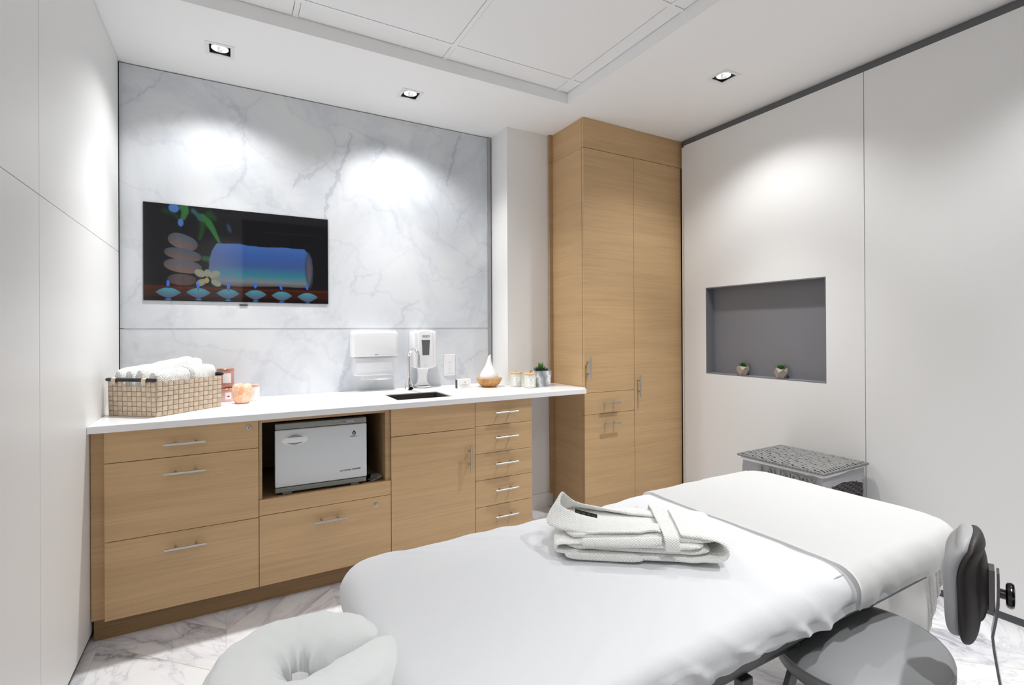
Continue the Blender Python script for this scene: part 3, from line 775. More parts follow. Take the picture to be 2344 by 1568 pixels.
vv = np.zeros(((nu + 1), (nv + 1), 3)); vv[..., 0] = Xs[:, None]; vv[..., 2] = Zs[None, :]; vv[..., 1] = TY
vv -= np.array(list(ORG[t.name]))
idx = np.arange((nu + 1) * (nv + 1)).reshape(nu + 1, nv + 1)
q = np.stack([idx[:-1, :-1], idx[1:, :-1], idx[1:, 1:], idx[:-1, 1:]], -1).reshape(-1, 4)
me = bpy.data.meshes.new('screen'); me.from_pydata(vv.reshape(-1, 3).tolist(), [], q.tolist())
ca = me.color_attributes.new('picture', 'FLOAT_COLOR', 'CORNER')
fc = np.concatenate([np.clip(img, 0, 1).reshape(-1, 3), np.ones((nu * nv, 1))], 1)
ca.data.foreach_set('color', np.repeat(fc, 4, axis=0).astype(np.float32).ravel())
m = mat('lit_screen', (.003, .003, .004), .03, spec=.32)
a_ = N(m, 'ShaderNodeAttribute', attribute_name='picture'); L(m, a_.outputs['Color'], bsdf(m).inputs['Emission Color']); bsdf(m).inputs['Emission Strength'].default_value = .70
me.materials.append(m); so = bpy.data.objects.new('screen', me); COL.objects.link(so); so.parent = t; ORG[so.name] = ORG[t.name]
# ================================================================ PAPER TOWEL DISPENSER
x0, x1, yf = .672, .962, 3.235
t = thing('paper_towel_dispenser', 'white wall mounted paper towel dispenser left of the soap dispenser', 'dispenser', ((x0 + x1) / 2, 3.34, .96))
def round_panel(x0, x1, z0, z1, y0, y1, r, rb, n=8, top=True, bottom=True):
    pts = []
    def arc(cx, cz, a0, rr):
        for k in range(n + 1):
            a = a0 + PI / 2 * k / n; pts.append((cx + rr * math.cos(a), cz + rr * math.sin(a)))
    if top: arc(x1 - r, z1 - r, 0, r); arc(x0 + r, z1 - r, PI / 2, r)
    else: pts += [(x1, z1), (x0, z1)]
    if bottom: arc(x0 + r, z0 + r, PI, r); arc(x1 - r, z0 + r, 1.5 * PI, r)
    else: pts += [(x0, z0), (x1, z0)]
    bm = prism(pts, 0, y1 - y0)
    xform(bm, Matrix(((1, 0, 0, 0), (0, 0, -1, y1), (0, 1, 0, 0), (0, 0, 0, 1))))
    if rb:
        es = [e for e in bm.edges if all(abs(v.co.y - y0) < 1e-5 for v in e.verts)]
        bmesh.ops.bevel(bm, geom=es, offset=rb, segments=4, profile=.5, affect='EDGES', clamp_overlap=True)
    return bm
obj('cover', round_panel(x0, x1, 1.139, 1.307, yf, 3.345, .028, .016, bottom=False), M['white_gloss'], t, smooth=True)
obj('clear_bin', round_panel(x0 + .002, x1 - .002, 1.018, 1.1385, yf + .004, 3.345, .024, .01, top=False), M['clear'], t, smooth=True)
obj('paper_stack', box(x0 + .035, x1 - .035, yf + .03, 3.33, 1.035, 1.100, bev=.004), M['paper'], t)
obj('logo', text_on('tork', .013, (.806, yf - .0004, 1.149), (1, 0, 0), (0, 0, 1), bold=.0003), M['greyink'], t)
bm = bmesh.new()
def towel_fn(u, v):
    x = x0 + .045 + (.212) * u
    z = 1.06 - .068 * v - .004 * math.sin(u * PI) * v
    return Vector((x - .012 * (1 - v) * (1 if u > .5 else -1), yf + .038 - .030 * v + .006 * math.sin(u * 7) * v, z))
add_grid(bm, towel_fn, 16, 8)
for v_ in [v for v in bm.verts]: pass
g_ = bmesh.ops.solidify(bm, geom=list(bm.faces), thickness=.0025)
obj('hanging_paper', bm, M['paper'], t, smooth=True)
# ================================================================ SOAP DISPENSER
x0, x1, yf = 1.068, 1.232, 3.235
cx = (x0 + x1) / 2
t = thing('soap_dispenser', 'white touch free soap dispenser with grey window mounted right of the faucet', 'dispenser', (cx, 3.34, .925))
def soap_body():
    bm = bmesh.new(); n = 28; prof = []
    def half(zv):   # half width along the height
        k = (zv - 1.045) / (1.312 - 1.045)
        return .082
    pts = []
    for k in range(13):
        a = PI * k / 12; pts.append((cx + .082 * math.cos(a), 1.290 + .022 * math.sin(a)))
    for k in range(13):
        a = PI + PI * k / 12; pts.append((cx + .082 * math.cos(a), 1.070 + .026 * math.sin(a)))
    bm = prism(pts, 0, .10)
    xform(bm, Matrix(((1, 0, 0, 0), (0, 0, -1, 3.345), (0, 1, 0, 0), (0, 0, 0, 1))))
    es = [e for e in bm.edges if all(abs(v.co.y - 3.245) < 1e-5 for v in e.verts)]
    bmesh.ops.bevel(bm, geom=es, offset=.014, segments=4, profile=.5, affect='EDGES', clamp_overlap=True)
    return bm
obj('housing', soap_body(), M['white_gloss'], t, smooth=True)
def front_plate():
    pts = []
    for k in range(13):
        a = PI * k / 12; pts.append((cx + .052 * math.cos(a), 1.288 + .020 * math.sin(a)))
    for k in range(13):
        a = PI + PI * k / 12; pts.append((cx + .056 * math.cos(a), 1.066 + .016 * math.sin(a)))
    bm = prism(pts, 0, .010); xform(bm, Matrix(((1, 0, 0, 0), (0, 0, -1, 3.247), (0, 1, 0, 0), (0, 0, 0, 1))))
    es = [e for e in bm.edges if all(abs(v.co.y - 3.237) < 1e-5 for v in e.verts)]
    bmesh.ops.bevel(bm, geom=es, offset=.004, segments=3, profile=.5, affect='EDGES', clamp_overlap=True)
    return bm
obj('front_plate', front_plate(), M['white_gloss'], t, smooth=True)
bm = prism([(cx - .030, 1.243), (cx + .030, 1.243), (cx + .026, 1.20), (cx + .024, 1.14), (cx - .024, 1.14), (cx - .026, 1.20)], 0, .002, bev=.0008)
xform(bm, Matrix(((1, 0, 0, 0), (0, 0, -1, 3.2372), (0, 1, 0, 0), (0, 0, 0, 1))))
obj('window', bm, mat('smoked_window', (.10, .11, .105), .08), t)
obj('brand_text', text_on('GOJO', .021, (cx - .0265, 3.2366, 1.262), (1, 0, 0), (0, 0, 1), bold=.0005), M['greyink'], t)
obj('sensor_mark', text_on('+', .016, (cx - .006, 3.2366, 1.066), (1, 0, 0), (0, 0, 1)), M['greyink'], t)
bm = bmesh.new()
def tray_fn(u, v):
    a = u * 2 * PI; wd = .040 * (1 - .22 * math.sin(v * PI)) + .018 * max(0, v - .8) / .2
    zz = 1.050 - .120 * v
    yy = 3.335 - .045 + .018 * v - .0
    return Vector((cx - .004 + wd * math.copysign(abs(math.cos(a)) ** .6, math.cos(a)), yy + (.018 + .010 * max(0, v - .85)) * math.copysign(abs(math.sin(a)) ** .6, math.sin(a)), zz))
g = add_grid(bm, tray_fn, 32, 12, close_u=True)
bm.faces.new([r[0] for r in g]); bm.faces.new([r[-1] for r in g][::-1])
obj('back_plate', bm, M['white_matt'], t, smooth=True)
bm = bmesh.new(); add_lathe(bm, [(.0005, 0), (.050, 0), (.056, .006), (.050, .008), (.0005, .004)], (cx, 3.288, .9195), 32, sy=.85)
obj('drip_tray', bm, M['white_gloss'], t, smooth=True)
# ================================================================ SOCKET
t = thing('power_outlet', 'white double power outlet with reset buttons on the marble', 'outlet', (1.365, YM, .983))
obj('faceplate', box(1.322, 1.408, YM - .007, YM - .0005, .983, 1.137, bev=.003), M['white_matt'], t)
obj('insert', box(1.341, 1.389, YM - .0095, YM - .0072, 1.005, 1.115, bev=.001), M['white_gloss'], t)
bm = bmesh.new()
for zc in (1.028, 1.078):
    for dx, w_, h2 in ((-.0065, .0012, .005), (.0065, .0012, .004)): add_box(bm, 1.365 + dx - w_, 1.365 + dx + w_, YM - .0101, YM - .0096, zc + .004 - h2, zc + .004 + h2)
    add_box(bm, 1.3632, 1.3668, YM - .0101, YM - .0096, zc - .0125, zc - .0085)
add_box(bm, 1.352, 1.378, YM - .0101, YM - .0096, 1.0505, 1.0512)
obj('sockets', bm, M['greyink'], t)
obj('indicator', box(1.3505, 1.3535, YM - .0101, YM - .0096, 1.016, 1.019), mat('green_led', (.02, .5, .3), .4, emit=(.05, .8, .5), es=.5), t)
# ================================================================ SMALL BOX ON THE WORKTOP
ZW = .9165
def rbox(cx, cy, w_, d_, h_, ang, z0=ZW, bev=.001):
    bm = box(-w_ / 2, w_ / 2, -d_ / 2, d_ / 2, 0, h_, bev=bev, seg=1)
    return xform(bm, Matrix.Translation((cx, cy, z0)) @ Matrix.Rotation(ang, 4, 'Z'))
bx, by, ba = 1.372, 3.118, math.radians(-2)
t = thing('soap_box', 'small white boxed soap standing upright beside the oil diffuser', 'box', (bx, by, ZW))
t.rotation_euler = (0, 0, 0)
obj('carton', rbox(bx, by, .098, .038, .060, ba), M['paper'], t)
obj('grey_end', rbox(bx - .0495, by + .0015, .0008, .036, .058, ba, ZW + .001), mat('charcoal_card', (.05, .055, .06), .6), t)
obj('emblem', text_on('A', .018, (bx + .0, by - .0200, ZW + .034), (1, -.035, 0), (0, 0, 1)), M['goldink'], t)
bm = bmesh.new()
for k, (a, b) in enumerate(((-.03, .03), (-.024, .026), (-.032, .03), (-.012, .014))): add_box(bm, bx + a, bx + b, by - .0202, by - .0194, ZW + .026 - k * .005, ZW + .0268 - k * .005)
obj('print', bm, M['goldink'], t)
# ================================================================ OIL DIFFUSER
dx_, dy_ = 1.560, 3.100
t = thing('oil_diffuser', 'white teardrop oil diffuser sitting in a honey wood bowl', 'diffuser', (dx_, dy_, ZW))
obj('bowl', lathe([(.0005, .001), (.046, 0), (.052, .003), (.070, .018), (.084, .038), (.091, .056), (.0915, .060), (.086, .062), (.066, .060)], (dx_, dy_, ZW), 48), M['bowl'], t, smooth=True)
pr_ = [(.064, .058), (.065, .068), (.062, .084), (.054, .102), (.041, .122), (.029, .140), (.0215, .158), (.0165, .176), (.0135, .192), (.0115, .206), (.0105, .214)]
bm = bmesh.new(); add_lathe(bm, pr_, (dx_, dy_, ZW), 48)
for v in bm.verts:
    k = max(0, v.co.z - ZW - .15) / .06; v.co.z += (v.co.x - dx_) * .6 * k; v.co.x += .004 * k * k
obj('shell', bm, M['white_matt'], t, smooth=True)
# ================================================================ CANDLES IN JARS
def jar_candle(x, y, label):
    t = thing('jar_candle', label, 'candle', (x, y, ZW), 'pale green jar candles with wooden lids')
    obj('jar', lathe([(.0005, 0), (.035, 0), (.0385, .003), (.0385, .088), (.037, .0895)], (x, y, ZW), 36), M['candle_glass'], t, smooth=True)
    l = obj('lid', lathe([(.0005, .0896), (.040, .0897), (.0415, .091), (.0415, .098), (.040, .1), (.0005, .1)], (x, y, ZW), 36), M['lidwood'], t, smooth=True)
    obj('lid_knot', lathe([(.0005, 0), (.005, 0), (.005, .003), (.0005, .004)], (x + .002, y, ZW + .1001), 12), mat('burnt_brown', (.25, .09, .04), .6), l)
    bm = bmesh.new()
    a0 = math.atan2(-y, -x)
    def fn(u, v):
        a = a0 + .15 + (u - .5) * 1.15; r = .0389
        return Vector((x + r * math.cos(a), y + r * math.sin(a), ZW + .012 + .054 * v))
    add_grid(bm, fn, 12, 2)
    lb = obj('paper_label', bm, M['paper'], t, smooth=True)
    a = a0 + .15; nrm = Vector((math.cos(a), math.sin(a), 0)); xd = Vector((-nrm.y, nrm.x, 0)); p = Vector((x, y, ZW)) + nrm * .0394
    obj('label_mark', text_on('w', .016, p - xd * .006 + Vector((0, 0, .052)), xd, (0, 0, 1)), M['greyink'], lb)
    bm = bmesh.new()
    for k, hw in enumerate((.012, .016, .014, .010)):
        q = p + Vector((0, 0, .043 - k * .0075))
        v4 = [bm.verts.new(q + xd * a_ + Vector((0, 0, b_))) for a_, b_ in ((-hw, 0), (hw, 0), (hw, .0012), (-hw, .0012))]; bm.faces.new(v4)
    obj('label_text', bm, M['goldink'], lb)
    return t
jar_candle(1.722, 3.010, 'pale jar candle with wooden lid, left of the pair, nearer the column')
jar_candle(1.768, 2.898, 'pale jar candle with wooden lid, right of the pair, touching the marbled pot')
# ================================================================ SUCCULENT IN MARBLED POT
def leaf(bm, base, d, L_, w_, curl=.4, n=7, th=.25):
    base = Vector(base); d = Vector(d).normalized(); side = d.cross(Vector((0, 0, 1)))
    if side.length < .05: side = Vector((1, 0, 0))
    side.normalize(); up = side.cross(d).normalized()
    rows = []
    for i in range(n):
        s = i / (n - 1); wd = w_ * (math.sin(PI * min(1, .18 + s * .82)) ** .8) * (1 - s ** 3) + .0002
        p = base + d * (L_ * s) + up * (L_ * curl * s * s)
        rows.append([bm.verts.new(p + side * (-wd)), bm.verts.new(p - up * wd * th), bm.verts.new(p + side * wd), bm.verts.new(p + up * wd * th * .2)])
    for a, b in zip(rows, rows[1:]):
        for k in range(4): bm.faces.new((a[k], a[(k + 1) % 4], b[(k + 1) % 4], b[k]))
    bm.faces.new(rows[0][::-1]); bm.faces.new(rows[-1])
px, py, pw, ph = 1.885, 2.945, .118, .108
t = thing('potted_succulent', 'large green succulent in square grey marbled pot on the worktop', 'potted plant', (px, py, ZW))
bm = bmesh.new()
pa = math.radians(-8)
for s0, s1, z0, z1 in ((.047, .058, 0, ph),):
    o_ = []
    for s, z in ((s0, 0), (s1, ph), (s1 - .005, ph), (s1 - .006, ph - .02)):
        o_.append([bm.verts.new((px + s * (a * math.cos(pa) - b * math.sin(pa)), py + s * (a * math.sin(pa) + b * math.cos(pa)), ZW + z)) for a, b in ((-1, -1), (1, -1), (1, 1), (-1, 1))])
    for a, b in zip(o_, o_[1:]):
        for k in range(4): bm.faces.new((a[k], a[(k + 1) % 4], b[(k + 1) % 4], b[k]))
    bm.faces.new(o_[0][::-1]); bm.faces.new(o_[-1])
obj('pot', bm, M['marbled'], t)
bm = bmesh.new(); rr = random.Random(7)
for lay, (n, el, L_, w_) in enumerate(((5, 1.42, .072, .010), (6, 1.12, .070, .011), (7, .85, .060, .0115))):
    for k in range(n):
        a = 2 * PI * (k + .5 * lay) / n + rr.uniform(-.1, .1)
        leaf(bm, (px, py, ZW + ph - .006), (math.cos(a) * math.cos(el), math.sin(a) * math.cos(el), math.sin(el)), L_ * rr.uniform(.9, 1.1), w_, curl=-.12)
obj('rosette', bm, M['green2'], t, smooth=60)
bm = bmesh.new()
for k in range(95):
    a = rr.uniform(0, 2 * PI); r = rr.uniform(.012, .047); el = rr.uniform(.15, .95)
    leaf(bm, (px + r * math.cos(a), py + r * math.sin(a), ZW + ph - .004 + rr.uniform(0, .012)), (math.cos(a + rr.uniform(-.6, .6)) * math.cos(el), math.sin(a) * math.cos(el), math.sin(el)), rr.uniform(.014, .028), .0042, curl=.2, n=4)
obj('small_leaves', bm, M['greend'], t, smooth=60)
# ================================================================ CANDLES BY THE BASKET
cx_, cy_ = -.022, 3.215
t = thing('floral_candle', 'small floral glass candle with copper lid behind the woven basket, lower one of two', 'candle', (cx_, cy_, ZW))
obj('jar', lathe([(.0005, 0), (.032, 0), (.035, .004), (.035, .062), (.033, .066)], (cx_, cy_, ZW), 32), mat('floral_glass', (.66, .45, .46), .2), t, smooth=True)
obj('lid', lathe([(.0005, .0662), (.036, .0663), (.037, .068), (.037, .077), (.0005, .078)], (cx_, cy_, ZW), 32), M['gold'], t, smooth=True)
def wrap_label(par, x, y, r, z0, z1, span, off, m, name='paper_label'):
    bm = bmesh.new(); a0 = math.atan2(-y, -x) + off
    add_grid(bm, lambda u, v: Vector((x + r * math.cos(a0 + (u - .5) * span), y + r * math.sin(a0 + (u - .5) * span), z0 + (z1 - z0) * v)), 12, 2)
    return obj(name, bm, m, par, smooth=True)
wrap_label(t, cx_, cy_, .0353, ZW + .014, ZW + .052, .9, .25, M['paper'])
wrap_label(t, cx_, cy_, .0355, ZW + .026, ZW + .034, .35, .25, M['red'], 'label_print')
t = thing('pink_candle', 'pink glass candle with gold rim stacked on top of a smaller candle', 'candle', (cx_ - .006, cy_ + .004, ZW + .0785))
obj('jar', lathe([(.0005, 0), (.036, 0), (.042, .008), (.043, .020), (.043, .096), (.041, .1), (.0005, .097)], (cx_ - .006, cy_ + .004, ZW + .0785), 36), M['pinkglass'], t, smooth=True)
obj('rim', lathe([(.0435, .099), (.0445, .100), (.0445, .104), (.0435, .105), (.0005, .105)], (cx_ - .006, cy_ + .004, ZW + .0785), 36, cap0=False), M['gold'], t, smooth=True)
wrap_label(t, cx_ - .006, cy_ + .004, .0434, ZW + .105, ZW + .158, 1.0, .2, M['paper'])
t = tag(obj('white_candle', lathe([(.0005, 0), (.026, 0), (.029, .004), (.029, .075), (.0285, .078), (.0005, .078)], (.112, 3.185, ZW), 32), M['paper'], smooth=True), 'small white candle with pink lid half hidden behind the salt candle holder', 'candle')
bmd = lathe([(.0005, .0785), (.030, .0785), (.031, .080), (.031, .089), (.0005, .09)], (.112, 3.185, ZW), 32)
o_ = obj('lid', bmd, mat('pale_pink_lid', (.68, .42, .36), .35), None, smooth=True, loc=tuple(ORG[t.name])); o_.parent = t; o_.location = (0, 0, 0)
bm = bmesh.new(); sx_, sy_ = .052, 3.090
add_lathe(bm, [(.0005, 0), (.030, 0), (.038, .008), (.046, .030), (.049, .055), (.0485, .080), (.044, .098), (.034, .104), (.024, .103), (.022, .088), (.0005, .086)], (sx_, sy_, ZW), 40)
for v in bm.verts:
    d_ = Vector((v.co.x - sx_, v.co.y - sy_, 0)); k = 1 + .09 * nz(v.co.x * 38, v.co.y * 38, v.co.z * 38) + .04 * nz(v.co.x * 90, v.co.y * 90, v.co.z * 90)
    v.co.x = sx_ + d_.x * k; v.co.y = sy_ + d_.y * k
tag(obj('salt_candle_holder', bm, M['salt'], smooth=50), 'rough pink salt crystal candle holder right of the woven basket', 'candle holder')
# ================================================================ WOVEN BASKET WITH ROLLED ROBES
A_, B_, C_ = Vector((-.498, 2.952, 0)), Vector((-.297, 2.778, 0)), Vector((-.045, 3.020, 0))
D_ = A_ + (C_ - B_)
BH = .160
t = thing('woven_basket', 'beige woven strap basket with black rod handles holding white robes', 'basket', tuple(((A_ + C_) / 2) + Vector((0, 0, ZW))))
def woven_side(p, q, nc, nr, skip):
    d = (q - p); Ls = d.length; d.normalize(); n = Vector((d.y, -d.x, 0))
    cen = (A_ + C_) / 2
    if (p + q).dot(n) / 2 < cen.dot(n): n = -n
    bm = bmesh.new(); cw, ch = Ls / nc, BH / nr
    for i in range(nc):
        for j in range(nr):
            if (i, j) in skip: continue
            par = (i + j) % 2; hi = .0024 if par else .0010
            pr_ = [(0, 0), (.18, hi), (.5, hi * 1.15), (.82, hi), (1, 0)]
            rows = []
            for a, h1 in pr_:
                row = []
                for b, h2 in pr_:
                    hh = min(h1, h2) if par else (h1 if 0 < b < 1 else h1)
                    s = (i + .055 + .89 * a) * cw; z = (j + .055 + .89 * b) * ch
                    tp = .004 * (z / BH)
                    row.append(bm.verts.new(p + d * s + n * (hh + tp) + Vector((0, 0, ZW + z))))
                rows.append(row)
            for a in range(4):
                for b in range(4):
                    f = bm.faces.new((rows[a][b], rows[a + 1][b], rows[a + 1][b + 1], rows[a][b + 1])); f.material_index = par
    # inner lining wall
    for i in range(nc):
        for j in range(nr):
            if (i, j) in skip: continue
            vs = []
            for (a, b) in ((i, j), (i + 1, j), (i + 1, j + 1), (i, j + 1)):
                for off in (-.0006, -.004): vs.append(bm.verts.new(p + d * (a * cw) + n * (off + .004 * b / nr) + Vector((0, 0, ZW + b * ch))))
            o4, i4 = vs[0::2], vs[1::2]
            bm.faces.new(o4).material_index = 2; bm.faces.new(i4[::-1])
            for k in range(4):
                bm.faces.new((o4[k], i4[k], i4[(k + 1) % 4], o4[(k + 1) % 4]))
    return bm
ss = {(i, 6) for i in (3, 4, 5, 6)}
for p, q, nc, sk in ((A_, B_, 10, ss), (B_, C_, 13, set()), (C_, D_, 10, ss), (D_, A_, 13, set())):
    obj('woven_side', woven_side(p, q, nc, 7, sk), [M['ribbon'], M['ribbon2'], M['ribbon3']], t, smooth=50)
obj('base', prism([(v.x, v.y) for v in (A_, B_, C_, D_)], ZW + .001, ZW + .005), M['ribbon2'], t)
for p, q in ((A_, B_), (D_, C_)):
    d = (q - p).normalized(); c = (p + q) / 2 + Vector((0, 0, ZW + BH + .008)); hl = (q - p).length / 2
    n_ = (p + q) / 2 - (A_ + C_) / 2; n_.normalize()
    c += n_ * .006
    bm = bmesh.new(); add_tube(bm, [c - d * (hl + .004), c - d * (hl - .002), c + d * (hl - .002), c + d * (hl + .004)], .0085, 16, radii=[.006, .0085, .0085, .006])
    h = obj('rod_handle', bm, M['black'], t, smooth=True)
    for k in (-.66, .60):
        bm = bmesh.new()
        m_ = c + d * (hl * k)
        pts = []
        u = n_
        loop = [(-.0095, -.022), (-.0102, 0), (-.0072, .0072), (0, .0104), (.0072, .0072), (.0102, 0), (.0085, -.022)]
        prev = None
        for a, b in loop:
            w1 = bm.verts.new(m_ - d * .012 + u * a + Vector((0, 0, b))); w2 = bm.verts.new(m_ + d * .012 + u * a + Vector((0, 0, b)))
            if prev: bm.faces.new((prev[0], prev[1], w2, w1))
            prev = (w1, w2)
        obj('handle_strap', bm, M['ribbon'], h, smooth=True)
# rolled waffle robes standing in the basket
da = (B_ - A_).normalized(); db = (C_ - B_).normalized()
def robe_roll(k, off, wd, z1a, z1b, l0, l1, label, belt=None):
    cen = A_ + da * off
    bm = bmesh.new(); nu_, nv_ = 44, 56; sd = k * 13.7
    def fn(u, v):
        a = u * 2 * PI
        s = l0 + (l1 - l0) * v
        endk = min(1, (min(v, 1 - v) * 9 + .02)) ** .42
        zt = z1a + (z1b - z1a) * v; zb = ZW + .008
        zc, hz = (zt + zb) / 2, (zt - zb) / 2
        ca, sa = math.cos(a), math.sin(a)
        ex = .75
        x = wd / 2 * math.copysign(abs(ca) ** ex, ca) * (.65 + .35 * endk) * (1 + .10 * nz(sd, v * 3.1))
        z = hz * math.copysign(abs(sa) ** .8, sa) * (.86 + .14 * endk)
        f = .0055 * nz(a * 1.7 + sd, v * 4.5, sd) + .003 * nz(a * 5 + sd, v * 9, sd)
        gr = -.0045 * math.exp(-((a - 1.15 - .5 * v - .2 * nz(v * 3, sd)) / .10) ** 2) - .004 * math.exp(-((a - 2.0 + .35 * v) / .09) ** 2) - .004 * math.exp(-((a - .45 + .1 * v) / .09) ** 2)
        r = 1 + (f + gr) / max(.02, wd / 2)
        p = cen + db * s + da * (x * r) + Vector((0, 0, zc + z * (1 + (f + gr) / hz)))
        if sa < 0: p.z = max(p.z, zb)
        return p
    g = add_grid(bm, fn, nu_, nv_, close_u=True)
    for e_, rev in ((0, False), (-1, True)):
        ring = [r[e_] for r in g]; c = sum((v.co for v in ring), Vector()) / len(ring)
        cv = bm.verts.new(c + db * (.012 if e_ == 0 else -.012))
        for i in range(len(ring)): bm.faces.new((ring[i], ring[(i + 1) % len(ring)], cv))
    t = thing('rolled_robe', label, 'robe', tuple(cen + db * .15 + Vector((0, 0, ZW + .008))), 'rolled waffle robes in the woven basket')
    obj('body', bm, M['waffle'], t, smooth=70)
    if belt:
        b0, b1 = belt; bm = bmesh.new(); vm = (b0 - l0) / (l1 - l0)
        def fb(u, v):
            a = 2.3 - 2.9 * u; s = b0 + (b1 - b0) * v + .012 * u
            p = fn(a / (2 * PI) % 1.0, (s - l0) / (l1 - l0))
            c = cen + db * s + Vector((0, 0, (z1a + ZW) / 2)); dd = (p - c).normalized()
            return p + dd * .0035
        add_grid(bm, fb, 26, 5)
        bmesh.ops.solidify(bm, geom=list(bm.faces), thickness=-.0025)
        obj('belt', bm, M['waffle'], t, smooth=50)
    return t
robe_roll(1, .036, .058, 1.132, 1.165, .014, .335, 'rolled white waffle robe at the basket side nearest the marble, rearmost of four')
robe_roll(2, .094, .060, 1.134, 1.182, .016, .335, 'rolled white waffle robe, second from the rear of the basket, lying highest')
robe_roll(3, .154, .060, 1.138, 1.176, .014, .330, 'rolled white waffle robe, third from the rear of the basket')
robe_roll(4, .221, .074, 1.124, 1.145, .018, .335, 'rolled white waffle robe nearest the front of the basket, with belt loop', belt=(.175, .20))
# ================================================================ TOWEL WARMER
X0, X1, YW = .190, .631, 2.700
t = thing('towel_warmer', 'white and grey countertop towel warmer inside the open oak niche', 'towel warmer', (.411, 2.83, .496))
obj('body', box(X0 + .006, X1 - .006, YW + .022, 2.975, .516, .842, bev=.004), M['warm_dark'], t)
obj('top_trim', box(X0 + .001, X1 - .001, YW + .001, YW + .05, .8195, .8475, bev=.003), M['warm_grey'], t)
dd = obj('door', box(X0, X1, YW - .002, YW + .020, .5345, .8165, bev=.006, seg=3), M['warm_white'], t, smooth=True)
obj('bottom_trim', box(X0 + .001, X1 - .003, YW + .001, YW + .05, .5075, .531, bev=.003), M['warm_grey'], t)
for fx_ in (.245, .570):
    for fy_ in (2.722, 2.95): obj('foot', box(fx_ - .022, fx_ + .022, fy_ - .015, fy_ + .015, .4965, .5165, bev=.003), M['warm_grey'], t)
bm = bmesh.new(); hx, hz = .280, .7645
def hfn(u, v):
    a = u * 2 * PI; r = v
    return Vector((hx + .060 * r * math.cos(a), YW - .0022 - .009 * math.sqrt(max(0, 1 - r * r)), hz + .027 * r * math.sin(a)))
add_grid(bm, hfn, 40, 10, close_u=True)
hd = obj('door_handle', bm, M['white_gloss'], dd, smooth=80)
bm = bmesh.new()
for s in (1, -1):
    pts = []; n = 16
    lo, hi = (.0125, .0265) if s > 0 else (.0125, .0225)
    top = [(hx - .040 + .080 * k / n, hz + s * (lo + (hi - lo) * math.sin(PI * k / n))) for k in range(n + 1)]
    bot = [(hx - .040 + .080 * k / n, hz + s * (lo + .001 * math.sin(PI * k / n))) for k in range(n, -1, -1)]
    vs = [bm.verts.new((x, YW - .0105 + abs(x - hx) * .05, z)) for x, z in top + bot[1:-1]]
    bm.faces.new(vs)
obj('finger_slots', bm, M['warm_grey'], hd)
obj('brand_text', text_on('UV TOWEL WARMER', .0118, (.4925, YW - .0026, .5755), (1, 0, .03), (0, 0, 1), shear=.25, spacing=.92, depth=.0004), M['ink'], dd)
bm = bmesh.new(); n = 24; vs = []
for k in range(n):
    a = 2 * PI * k / n; r = .0095
    vs.append(bm.verts.new((.5655 + r * math.sin(a) * (1 if k else 0), YW - .0027, .770 + r * -math.cos(a) if not (n * .38 < k < n * .62) else .770 + r * (-math.cos(a)) * (1 + .55 * (1 - abs(k - n / 2) / (n * .12))))))
bm.faces.new(vs); obj('drop_emblem', bm, M['ink'], dd)
obj('emblem_letter', text_on('p', .014, (.5618, YW - .0034, .767), (1, 0, 0), (0, 0, 1), bold=.0004), M['warm_white'], dd)
obj('emblem_text', text_on('PURSONIC', .0065, (.5475, YW - .0026, .7515), (1, 0, 0), (0, 0, 1)), M['ink'], dd)
obj('control_label', box(.474, .565, YW + .0002, YW + .0012, .8285, .8385, bev=.0003, seg=1), mat('pale_control_strip', (.36, .37, .40), .4), t)
obj('control_text', text_on('TOWEL WARMER', .0062, (.4765, YW - .0004, .8312), (1, 0, 0), (0, 0, 1)), M['ink'], t)
t.rotation_euler.z = -.035
bm = bmesh.new()
def paper_fn(u, v):
    x = .612 + .095 * u + .035 * v; y = 2.700 + .02 * (1 - u) + .135 * v
    return Vector((x, y, .4998 + .014 * max(0, u - .45) ** 1.5 * 3 * (1 - .5 * v)))
add_grid(bm, paper_fn, 14, 8); bmesh.ops.solidify(bm, geom=list(bm.faces), thickness=.0012)
t = tag(obj('leaflet', bm, M['paper'], smooth=50), 'curled white leaflet beside the towel warmer in the niche', 'leaflet')
bm = bmesh.new(); 
vs = [bm.verts.new(paper_fn(u, v) + Vector((0, 0, .0016))) for u, v in ((.25, .1), (.75, .1), (.75, .3), (.25, .3))]; bm.faces.new(vs)
pb = obj('printed_block', bm, M['greyink'], t)
# ================================================================ LAUNDRY HAMPER
t = thing('laundry_hamper', 'grey wicker laundry hamper with white liner against the right wall', 'laundry basket', (2.765, 1.642, 0))
hx0, hx1, hy0, hy1, hz1 = 2.580, 2.958, 1.425, 1.860, .570
bm = bmesh.new()
def wick(bm, p, q, z0, z1, rows, cols):
    d = (q - p).normalized(); n = Vector((d.y, -d.x, 0)); Ls = (q - p).length
    for j in range(rows):
        zc = z0 + (z1 - z0) * (j + .5) / rows; r = (z1 - z0) / rows * .55
        pts = []
        for k in range(cols * 4 + 1):
            s = k / (cols * 4); a = s * cols * PI + j * PI
            pts.append(p + d * (Ls * s) + n * (.005 * math.sin(a)) + Vector((0, 0, zc)))
        add_tube(bm, pts, r, 6)
    for k in range(cols + 1): add_tube(bm, [p + d * (Ls * k / cols) + Vector((0, 0, z0)), p + d * (Ls * k / cols) + Vector((0, 0, z1))], .0035, 6)
cs = [Vector((hx0, hy0, 0)), Vector((hx1, hy0, 0)), Vector((hx1, hy1, 0)), Vector((hx0, hy1, 0))]
for a, b in ((0, 1), (3, 0)): wick(bm, cs[a], cs[b], .01, .50, 40, 14)
for a, b in ((1, 2), (2, 3)): wick(bm, cs[a], cs[b], .01, .50, 24, 8)
